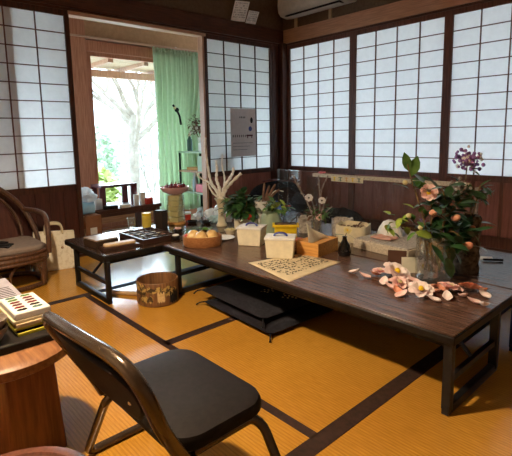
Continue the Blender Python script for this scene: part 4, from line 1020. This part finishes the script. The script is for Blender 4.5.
for (dx, dz, dep, sx_, sz_, n) in ((0.06, 0.20, 0.04, 0.075, 0.05, 26), (0.10, 0.28, 0.0, 0.075, 0.06, 26), (-0.02, 0.36, 0, 0.06, 0.05, 14), (0.05, 0.36, 0, 0.075, 0.05, 18), (-0.07, 0.43, 0, 0.045, 0.04, 8), (-0.02, 0.25, 0.02, 0.06, 0.05, 14), (0.14, 0.24, 0, 0.04, 0.05, 9)):
    for _ in range(n):
        q.leaf(bp(dx+random.gauss(0, sx_*0.55), dz+random.gauss(0, sz_*0.55), dep+random.gauss(0, 0.04)), ldir(), random.uniform(0.065, 0.10), random.uniform(0.034, 0.052), random.uniform(0, .35), Vector((random.uniform(-.5, .5), random.uniform(-.5, .5), 1)))
q.leaf(bp(0.03, 0.20, .07), bp(0.025, -0.1), 0.11, 0.05, 0.1, Vector((0.6, -0.7, 0.3))); q.leaf(bp(0.02, 0.12, .078), bp(0.03, -0.09), 0.10, 0.045, 0.05, Vector((0.6, -0.7, 0.3)))
q.done('glossy_leaves', cam)
q = MB('leaf_mid')
q.leaf(bp(-0.130, 0.50), bp(-0.02, 0.08), 0.085, 0.042, 0.05, Vector((0.6, -0.7, 0.3))); q.leaf(bp(-0.12, 0.475), bp(0.03, 0.09), 0.095, 0.05, 0.05, Vector((0.6, -0.7, 0.3))); q.leaf(bp(-0.10, 0.45), bp(0.07, -0.04), 0.08, 0.04, 0.05, Vector((0.6, -0.7, 0.3)))
for _ in range(16): q.leaf(bp(-0.12+random.gauss(0, .05), 0.26+random.gauss(0, .03), random.gauss(0, .03)), ldir(), 0.055, 0.026, 0.2)
q.done('upper_leaves', cam)
q = MB('leaf_lime'); q.leaf(bp(-0.10, 0.225, .03), bp(0.08, -0.02), 0.085, 0.042, 0.1, Vector((0.6, -0.7, 0.4)))
for _ in range(11): q.leaf(bp(-0.16+random.gauss(0, .035), 0.265+random.gauss(0, .025), random.gauss(0, .03)), ldir(), 0.055, 0.03, 0.2)
for _ in range(4): q.leaf(bp(0.0+random.gauss(0, .02), 0.12+random.gauss(0, .02), .02), bp(0.02, -0.06), 0.06, 0.022, 0.1)
q.done('lime_leaves', cam)
q = MB('petal'); blossom(q, bp(-0.052, 0.40, 0.03), 0.044, 7, 'petal', (0.55, -0.62, 0.35), 'yellow', 0.7); q.done('flower', cam)
for dx, dz, dep, r in ((-0.025, 0.315, .03, 0.014), (0.072, 0.29, .04, 0.016), (0.165, 0.235, .0, 0.012), (0.115, 0.17, .07, 0.018)):
    q = MB('petal_orange'); q.ball((0, 0, 0), r, 10, 1.4, Matrix.Translation(bp(dx, dz, dep)) @ Matrix.Rotation(1.2, 4, 'Y')); q.done('bud', cam)
for dx, dz in ((-0.13, 0.30), (-0.075, 0.245), (-0.15, 0.45)):
    q = MB('pale_yellow'); q.ball(bp(dx, dz, .02), 0.012, 9); q.done('pale_bud', cam)
# dark bark vase with lilac
bk = thing('bark_vase', 'dark mottled cylindrical vase behind the clear glass vase', 'vase', (2.755, -1.63, Z))
rr = [(0, 0), (0.058, 0), (0.060, 0.01)]
for i in range(1, 14): rr.append((0.058+0.004*math.sin(i*2.1), 0.02*i))
rr += [(0.052, 0.275), (0.046, 0.27), (0.04, 0.1), (0, 0.1)]
MB('bark').lathe(rr, n=30).done('vase_body', bk)
li = thing('lilac_sprays', 'lilac sprays rising from the dark mottled vase', 'flower arrangement', (2.755, -1.63, Z+0.11))
def lilac(c, rx, rz, n, name, mat='lavender'):
    q = MB(mat); q.ball(c, 0.6*rx+0.012, 8)
    for k in range(n):
        p = Vector(c)+Vector((random.gauss(0, rx), random.gauss(0, rx), random.gauss(0, rz)))
        q.m(mat if k % 4 else 'petal_white'); q.ball(p, random.uniform(0.006, 0.010), 6)
    q.done(name, li)
for pts in ([bp(0, .0), bp(-0.02, .2), bp(-0.02, .34), bp(-0.015, .41)], [bp(0, 0), bp(0.01, .2), bp(-0.06, .30)], [bp(0, 0), bp(0.03, .2), bp(0.05, .31)]):
    MB('twig').tube(smooth_path(pts), 0.003, 6).done('stem', li)
lilac(bp(-0.012, 0.425), 0.026, 0.022, 110, 'lilac_head'); lilac(bp(-0.055, 0.30), 0.028, 0.02, 36, 'lilac_head', 'twig_grey')
leafy('leaf_dark', bp(0.0, 0.27), 0.10, 0.06, 60, 0.06, 0.022, 31).done('foliage', li)
q = MB('leaf_mid'); q.leaf(bp(0.0, 0.38), bp(0.07, 0.01), 0.06, 0.035, 0.1); q.leaf(bp(0.0, 0.38), bp(0.06, -0.03), 0.055, 0.03, 0.1); q.leaf(bp(0.05, 0.3), bp(0.05, 0.05), 0.06, 0.02); q.done('upper_leaf', li)
# purple flowers behind at the left of the arrangement
pf = thing('purple_flowers', 'drooping purple flowers in a small grey glass on the back table', 'flower arrangement', (2.575, -1.42, Z))
MB('clear_glass').lathe([(0, 0), (0.03, 0), (0.034, 0.07), (0.032, 0.07), (0.028, 0.006), (0, 0.006)], n=20).done('glass', pf)
random.seed(8)
q = MB('twig')
for k in range(6): q.tube(smooth_path([(0, 0, 0.01), bp(-0.01+0.015*k, .1), bp(-0.13+0.03*k, .19+0.01*(k % 2))]), 0.0022, 6)
q.done('stems', pf)
for k in range(8):
    q = MB('lavender'); blossom(q, bp(-0.15+0.024*k+random.uniform(-.01, .01), 0.10+0.10*random.random(), .02), 0.018, 5, 'lavender', (0.6, -0.6, 0.3), 'petal_white'); q.done('flower', pf)
# small vase inside reach: black and white cup by the glass vase
o = thing('glass_bottle', 'narrow glass with dark rim left against the ribbed vase', 'bottle', (2.615, -1.775, Z))
MB('clear_glass').lathe([(0, 0), (0.027, 0), (0.03, 0.01), (0.03, 0.165), (0.027, 0.165), (0.026, 0.01), (0, 0.008)], n=22).done('bottle_body', o)
MB('ink').lathe([(0.020, 0.166), (0.031, 0.166), (0.031, 0.178), (0.026, 0.180), (0.02, 0.178), (0.020, 0.166)], n=22).done('rim', o)
# name cards
o = MB('brown_card').prism([(-0.045, 0.0), (0.045, 0.0), (0.045, 0.004), (-0.045, 0.004)], 0, 0.078).prism([(-0.045, 0.03), (0.045, 0.03), (0.045, 0.034), (-0.045, 0.034)], 0, 0.05).done('brown_card', loc=(2.475, -1.775, Z), rotz=0.55); tag(o, 'dark brown standing card left of the cream card', 'card')
o = MB('tissue').box((-0.045, -0.002, 0), (0.045, 0.002, 0.075), Matrix.Rotation(-0.12, 4, 'X')).box((-0.045, -0.004, 0), (0.045, 0.035, 0.003)).done('cream_card', loc=(2.585, -1.835, Z), rotz=0.78); tag(o, 'blank cream card standing against the clear glass vase', 'card')
o = MB('white').box((-0.05, -0.035, 0), (0.05, 0.035, 0.002)).done('white_slip', loc=(2.725, -1.345, Z), rotz=0.5); tag(o, 'white slip of paper on the back table right of the dark vase', 'paper')
o = MB('ink').tube([(-0.04, -0.02, 0.006), (0.05, 0.01, 0.006)], 0.006, 8).done('brush_pen', loc=(2.78, -1.365, Z+0.002), rotz=0.3); tag(o, 'short black pen beside the white paper slip', 'pen')
# fallen flowers and petals
random.seed(23)
for x, y, r, mm, lab in ((2.578, -1.965, 0.068, 'petal_pale', 'largest pale pink fallen camellia in front of the cream card'), (2.771, -2.105, 0.054, 'petal_pale', 'yellowish fallen camellia at the front of the scattered petals'), (2.665, -2.085, 0.045, 'petal', 'peach fallen camellia between the palest and the yellowish ones'), (2.845, -1.995, 0.05, 'petal', 'peach fallen camellia in front of the clear glass vase'), (2.90, -1.935, 0.048, 'petal_orange', 'orange pink fallen camellia in front of the dark mottled vase'), (2.52, -2.00, 0.042, 'petal', 'leftmost peach fallen camellia of the scatter')):
    q = MB(mm); blossom(q, (0, 0, 0.006), r, 7, mm, (random.uniform(-.4, .4), random.uniform(-.4, .4), 1), 'yellow' if mm != 'petal' else 'pale_yellow', 0.30)
    o = q.done('fallen_camellia', loc=(x, y, Z+0.017), rotz=random.uniform(0, 6)); tag(o, lab, 'flower', 'fallen camellias on the front table')
pts = [(2.475, -2.06), (2.581, -2.07), (2.60, -2.03), (2.655, -1.99), (2.719, -1.985), (2.765, -1.975), (2.72, -2.166), (2.838, -2.125), (2.80, -2.03), (2.957, -2.037), (2.996, -2.042), (2.93, -1.88), (2.661, -1.96), (2.862, -2.06), (2.49, -2.0), (2.62, -2.02), (2.70, -2.03), (2.78, -2.06), (2.90, -2.0), (2.955, -1.93), (2.69, -2.14), (2.64, -2.11), (2.40, -2.04), (2.80, -1.975)]
for i, (x, y) in enumerate(pts):
    mm = ('petal', 'petal_pale', 'petal_orange')[i % 3]
    def pet(u, v):
        a = (u-0.5)*2; b_ = v
        wv = math.sin(PI*min(1, b_*0.92+0.08))**0.6
        return (a*0.019*wv*(1.15-0.3*b_), (b_-0.5)*0.054, 0.002+0.012*a*a*wv+0.016*(b_-0.35)**2*4*(1 if b_>0.35 else 0.3))
    o = MB(mm).grid(pet, 8, 8).done('fallen_petal', loc=(x, y, Z+0.001), rotz=random.uniform(0, 6), solid=0.0012); tag(o, 'single loose peach petal lying on the front table near the glass vase', 'petal', 'loose petals on the front table')

# ------------------------------------------------------------------ things on the walls
ac = thing('air_conditioner', 'cream air conditioner high on the right wall by the corner', 'air conditioner', (0.56, 0, 2.19))
q = MB('ac_white')
prof = [(-0.001, 0.02), (-0.10, 0.0), (-0.19, 0.012), (-0.225, 0.05), (-0.235, 0.12), (-0.225, 0.26), (-0.20, 0.285), (-0.001, 0.285)]
L = q.verts([(-0.42, y, z) for y, z in prof]); Rr = q.verts([(0.42, y, z) for y, z in prof])
q.face(L); q.face(Rr[::-1])
for k in range(len(prof)): q.face([L[k], L[(k+1) % len(prof)], Rr[(k+1) % len(prof)], Rr[k]])
q.done('housing', ac, bevel=0.012)
MB('ink').box((-0.34, -0.20, 0.003), (0.36, -0.12, 0.012)).done('outlet', ac)
MB('ac_white').box((-0.34, -0.205, -0.004), (0.36, -0.135, 0.002), Matrix.Rotation(0.05, 4, 'X')).done('louver', ac)
def wall_sheet(name, label, y0, z0, w, h_, rot, mat, seed, cat='paper', x=0.006, lines=6, par=None):
    t = thing(name, label, cat, (x, y0, z0))
    M = Matrix.Rotation(0.55, 4, 'Y') @ Matrix.Rotation(rot, 4, 'X')
    sh_ = MB(mat).box((-0.0008, -w/2, -h_/2), (0.0008, w/2, h_/2), M).done('sheet', t)
    random.seed(seed); q = MB('ink')
    for i in range(lines):
        z = h_/2*0.8 - i*h_*0.8/(lines-0.0)
        y = -w/2*0.82
        while y < w/2*0.78:
            l = random.uniform(0.004, 0.014)
            if random.random() < 0.75: q.box((0.0008, y, z-0.003), (0.0015, y+l*0.5, z+0.004), M)
            if random.random() < 0.6: q.box((0.0008, y+l*0.3, z-0.007), (0.0015, y+l*0.3+0.003, z+0.007), M)
            y += l+0.006
    q.done('lettering', sh_); return t
wall_sheet('wall_note', 'larger tilted handwritten sheet pinned above the left rail', -0.685, 2.20, 0.185, 0.20, 0.10, 'note_paper', 2, x=0.062, lines=7)
wall_sheet('wall_note', 'smaller handwritten slip overlapping the larger sheet above the rail', -0.505, 2.172, 0.14, 0.13, 0.04, 'note_paper', 3, x=0.045, lines=5)
ps = thing('poster', 'greyish pink notice with a small blue figure on the right paper door', 'poster', (0.003, -0.622, 0.995))
ps_ = MB('poster_paper').box((-0.001, -0.175, -0.25), (0.001, 0.175, 0.25)).done('sheet', ps)
q = MB('ink'); random.seed(4)
for (z, y0, y1, s) in ((0.16, -0.055, 0.03, 0.020), (-0.035, -0.155, 0.02, 0.026)):
    y = y0
    while y < y1:
        q.box((0.001, y, z), (0.002, y+s*0.75, z+0.004)); q.box((0.001, y+s*0.35, z-s*0.5), (0.002, y+s*0.35+0.005, z+s*0.5)); q.box((0.001, y, z-s*0.4), (0.002, y+s*0.5, z-s*0.4+0.004)); y += s*1.1
for i in range(3): q.box((0.001, -0.15, -0.11-0.035*i), (0.002, 0.13-0.04*i, -0.107-0.035*i))
q.done('lettering', ps_)
q = MB('ink').ball((0, 0, 0), 0.02, 10, 1.6, Matrix.Translation((0.002, 0.115, 0.13)) @ Matrix.Scale(0.06, 4, (1, 0, 0)))
q.m('navy').ball((0, 0, 0), 0.026, 10, 1.0, Matrix.Translation((0.002, 0.095, 0.04)) @ Matrix.Scale(0.06, 4, (1, 0, 0)))
q.m('maroon').box((0.001, 0.04, -0.04), (0.002, 0.13, -0.022)).box((0.001, 0.05, -0.06), (0.002, 0.062, -0.03)).box((0.001, 0.11, -0.06), (0.002, 0.122, -0.03))
q.done('figure_picture', ps_)

# ------------------------------------------------------------------ veranda things
cbx = thing('cardboard_box', 'brown cardboard box standing in the doorway by the left paper door', 'box', (-0.29, -2.345, -0.003), 0.0)
ca_ = MB('cardboard').box((-0.15, -0.165, 0), (0.15, 0.165, 0.305), None, 0.004).done('carton', cbx)
MB('tan_lid').box((0.1495, -0.02, 0.0), (0.1515, 0.02, 0.2)).box((-0.15, -0.02, 0.304), (0.15, 0.02, 0.307)).done('tape', ca_)
MB('note_paper').box((0.150, 0.06, 0.14), (0.152, 0.12, 0.20)).done('shipping_label', ca_)
o = MB('pale_blue').tube([(-0.03, -0.16, 0.0), (0.0, 0.14, 0.0)], 0.055, 18).done('blue_roll', loc=(-0.24, -2.345, 0.36)); tag(o, 'pale blue roll lying on the cardboard box', 'roll')
crumple('plastic_bag', 'white crumpled plastic bag above the pale blue roll on the cardboard box', (-0.24, -2.28, 0.4155), 0.095, 0.75)
o = MB('pink').box((-0.05, -0.10, 0), (0.05, 0.12, 0.022), None, 0.004).done('pink_packet', loc=(-0.37, -2.35, 0.3075)); tag(o, 'flat pink packet beside the blue roll on the cardboard box', 'packet')
lt = thing('dark_side_table', 'low dark table on the veranda in front of the glass door', 'table', (-0.58, -1.80, -0.005))
MB('dark_wood_y').box((-0.24, -0.35, 0.27), (0.24, 0.35, 0.305), None, 0.004).done('tabletop', lt)
MB('dark_wood_y').box((-0.21, -0.32, 0.235), (0.21, 0.32, 0.27)).done('apron', lt)
for x in (-0.2, 0.2):
    for y in (-0.31, 0.31): MB('dark_wood').box((x-0.025, y-0.025, 0), (x+0.025, y+0.025, 0.27)).done('leg', lt)
ms = thing('small_stand', 'dark red lacquer stand on the low veranda table', 'stand', (-0.60, -1.83, 0.30))
MB('maroon').box((-0.12, -0.19, 0.19), (0.12, 0.19, 0.215), None, 0.004).done('stand_top', ms)
for x in (-0.1, 0.1):
    for y in (-0.17, 0.16): MB('maroon').box((x-0.012, y-0.03, 0), (x+0.012, y+0.03, 0.19)).done('leg', ms)
for i, (x, y, sx_, sy_, sz_, mm, lab) in enumerate(((-0.40, -1.70, 0.04, 0.03, 0.11, 'white', 'white carton on the veranda table before the lacquer stand'), (-0.42, -1.62, 0.04, 0.03, 0.12, 'note_paper', 'grey white carton to the right of the white carton'), (-0.40, -1.565, 0.05, 0.05, 0.065, 'red', 'red box at the right end of the veranda table'), (-0.38, -1.98, 0.06, 0.08, 0.035, 'black_edge', 'black flat case on the veranda table'), (-0.36, -1.84, 0.05, 0.06, 0.03, 'white', 'white flat packet on the veranda table'), (-0.45, -2.08, 0.06, 0.05, 0.10, 'note_paper', 'grey box at the left end of the veranda table'))):
    o = MB(mm).box((-sx_/2, -sy_/2*1.6, 0), (sx_/2, sy_/2*1.6, sz_), None, 0.004).done('small_box', loc=(x, y, 0.30), rotz=0.2*(i % 3-1)); tag(o, lab, 'box')
crumple('plastic_bag', 'bluish white plastic bag on the veranda floor under the low dark table', (-0.20, -1.93, -0.006), 0.075, 0.7)
# green shelf with bottles
sh = thing('green_shelf', 'pale green open shelf unit beside the curtain on the veranda', 'shelf', (-0.41, -0.84, -0.005))
MB('shelf_dark').box((-0.285, 0.148, 0), (0.285, 0.158, 0.80)).done('back_panel', sh)
for x in (-0.275, 0.275):
    for y in (-0.145, 0.135): MB('shelf_dark').box((x-0.009, y-0.009, 0), (x+0.009, y+0.009, 0.79)).done('post', sh)
for z, m_ in ((0.79, 'shelf_green'), (0.58, 'lit_wood'), (0.35, 'shelf_green'), (0.05, 'shelf_green')): MB(m_).box((-0.29, -0.158, z), (0.29, 0.16, z+0.018)).done('shelf_board', sh)
MB('shelf_green').box((0.08, -0.156, 0.60), (0.27, -0.145, 0.76)).done('drawer_front', sh)
def bottle(name, label, loc, r, h_, mat, cap='white'):
    t = thing(name, label, 'bottle', loc)
    MB(mat).lathe([(0, 0), (r, 0), (r, h_*0.6), (r*0.5, h_*0.75), (r*0.4, h_*0.82), (0, h_*0.82)], n=16).done('bottle_body', t); MB(cap).lathe([(r*0.45, h_*0.82), (r*0.45, h_), (0, h_)], n=12).done('cap', t)
SZ = 0.364; ST = 0.804
bottle('pump_bottle', 'pale blue pump bottle on the green middle shelf', (-0.445, -0.95, SZ), 0.034, 0.20, 'pale_blue')
bottle('cream_bottle', 'cream round bottle left of the pale blue pump bottle', (-0.54, -0.90, SZ), 0.034, 0.17, 'cream')
bottle('clear_bottle', 'grey bottle behind the pink box on the green shelf', (-0.36, -0.80, SZ), 0.065, 0.17, 'teal')
o = MB('pink').box((-0.10, -0.04, 0), (0.10, 0.04, 0.085), None, 0.005).done('pink_box', loc=(-0.30, -0.94, SZ)); tag(o, 'bright pink box on the green shelf', 'box')
o = MB('white').box((-0.05, -0.03, 0), (0.05, 0.03, 0.025), None, 0.004).done('white_packet', loc=(-0.62, -0.96, SZ)); tag(o, 'small white packet at the left end of the green middle shelf', 'packet')
o = MB('white').box((-0.045, -0.03, 0), (0.045, 0.03, 0.09), None, 0.004).done('white_box', loc=(-0.29, -0.945, ST)); tag(o, 'white box on top of the green shelf', 'box')
o = MB('orange_wood').box((-0.12, -0.06, 0), (0.12, 0.06, 0.03), None, 0.004).done('wooden_tray', loc=(-0.50, -0.88, 0.594)); tag(o, 'flat wooden tray on the upper inner shelf of the green unit', 'tray')
crumple('plastic_bag', 'white bag on the bottom board of the green shelf', (-0.45, -0.85, 0.064), 0.07, 0.9)
df = thing('dried_bouquet', 'dried brown bouquet in a grey jar atop the green shelf', 'flower arrangement', (-0.42, -0.86, ST))
MB('note_paper').lathe([(0, 0), (0.04, 0), (0.03, 0.06), (0.05, 0.15), (0.047, 0.15), (0.02, 0.06), (0, 0.05)], n=20).done('jar', df)
q = MB('twig')
for k in range(10): q.tube([(0, 0, 0.06), (0.10*math.cos(k*0.63), 0.10*math.sin(k*0.63), 0.28+0.02*(k % 3))], 0.003, 5)
q.done('stems', df)
leafy('leaf_dry', (0.02, 0.0, 0.26), 0.17, 0.13, 150, 0.05, 0.03, 41).done('dried_leaves', df)
for k in range(7): MB('petal_white').ball((0.13*math.cos(k*2.3)-0.03, -0.05+0.05*math.sin(k*2.3), 0.17+0.04*(k % 3)), 0.018, 7).done('pale_flower', df)
o = MB('petal_white').ball((0, 0, 0.10), 0.05, 12, 1.0, noise_amt=0.2).ball((0.0, 0.0, 0.22), 0.04, 12, 1.0, noise_amt=0.2).tube([(0, 0, 0), (0, 0, 0.26)], 0.018, 8).done('paper_ornament', loc=(-0.18, -0.86, ST)); tag(o, 'white paper ornament at the right end of the green shelf top', 'ornament')
bottle('glass_bottle', 'dark green bottle left of the dried bouquet on the shelf top', (-0.60, -0.90, ST), 0.03, 0.20, 'teal', 'cream')

# ------------------------------------------------------------------ ceiling lamp of the room
LP = (2.28, -3.58, 1.82)
cl = thing('pendant_lamp', 'pendant lamp above the tatami with added conical shade keeping light off the shoji', 'lamp', LP)
MB('lamp_glow').ball((0, 0, 0), 0.05, 20).done('bulb', cl)
MB('black_edge').lathe([(0.160, -0.085), (0.163, -0.083), (0.07, 0.065), (0.03, 0.085), (0, 0.085)], n=40).m('white').lathe([(0.160, -0.085), (0.067, 0.06), (0, 0.078)], n=40).done('added_lamp_shade', cl)  # added opaque cone, cut so the bulb's light misses the shoji paper
MB('black_edge').tube([(0, 0, 0.085), (0, 0, 0.795)], 0.006, 8).done('cord', cl)

# ------------------------------------------------------------------ sky
w = bpy.data.worlds.new('sky'); sc.world = w; w.use_nodes = True
bg = w.node_tree.nodes['Background']; bg.inputs['Color'].default_value = (0.62, 0.82, 1.0, 1); bg.inputs['Strength'].default_value = 7.8

sl = bpy.data.lights.new('sun', 'SUN'); sl.energy = 13.0; sl.angle = math.radians(50); sl.color = (0.76, 0.88, 1.0)
so = bpy.data.objects.new('sun', sl); COL.objects.link(so); so.location = (-6, 0, 5)
so.rotation_euler = Vector((1.0, -0.22, -0.46)).to_track_quat('-Z', 'Y').to_euler()

# ------------------------------------------------------------------ camera
yaw, pitch, roll = 0.8387, 0.1421, -0.0196
f = Vector((-math.sin(yaw)*math.cos(pitch), math.cos(yaw)*math.cos(pitch), -math.sin(pitch)))
r = f.cross(Vector((0, 0, 1))).normalized(); u = r.cross(f)
r2 = r*math.cos(roll)+u*math.sin(roll); u2 = -r*math.sin(roll)+u*math.cos(roll)
cd = bpy.data.cameras.new('camera'); co = bpy.data.objects.new('camera', cd); COL.objects.link(co)
M = Matrix(((r2.x, u2.x, -f.x, 3.6256), (r2.y, u2.y, -f.y, -3.8064), (r2.z, u2.z, -f.z, 0.9672), (0, 0, 0, 1)))
co.matrix_world = M
cd.sensor_fit = 'HORIZONTAL'; cd.sensor_width = 36; cd.lens = 36*449.188/512
cd.shift_x = 6.1257/512; cd.shift_y = -28.6075/512
cd.clip_start = 0.02; cd.clip_end = 200
sc.camera = co
sc.view_settings.view_transform = 'Standard'; sc.view_settings.look = 'None'; sc.view_settings.gamma = 1; sc.view_settings.exposure = 0.0
sc.view_settings.use_curve_mapping = False
sc.cycles.use_denoising = True
sc.cycles.max_bounces = 10; sc.cycles.transparent_max_bounces = 24; sc.cycles.diffuse_bounces = 6
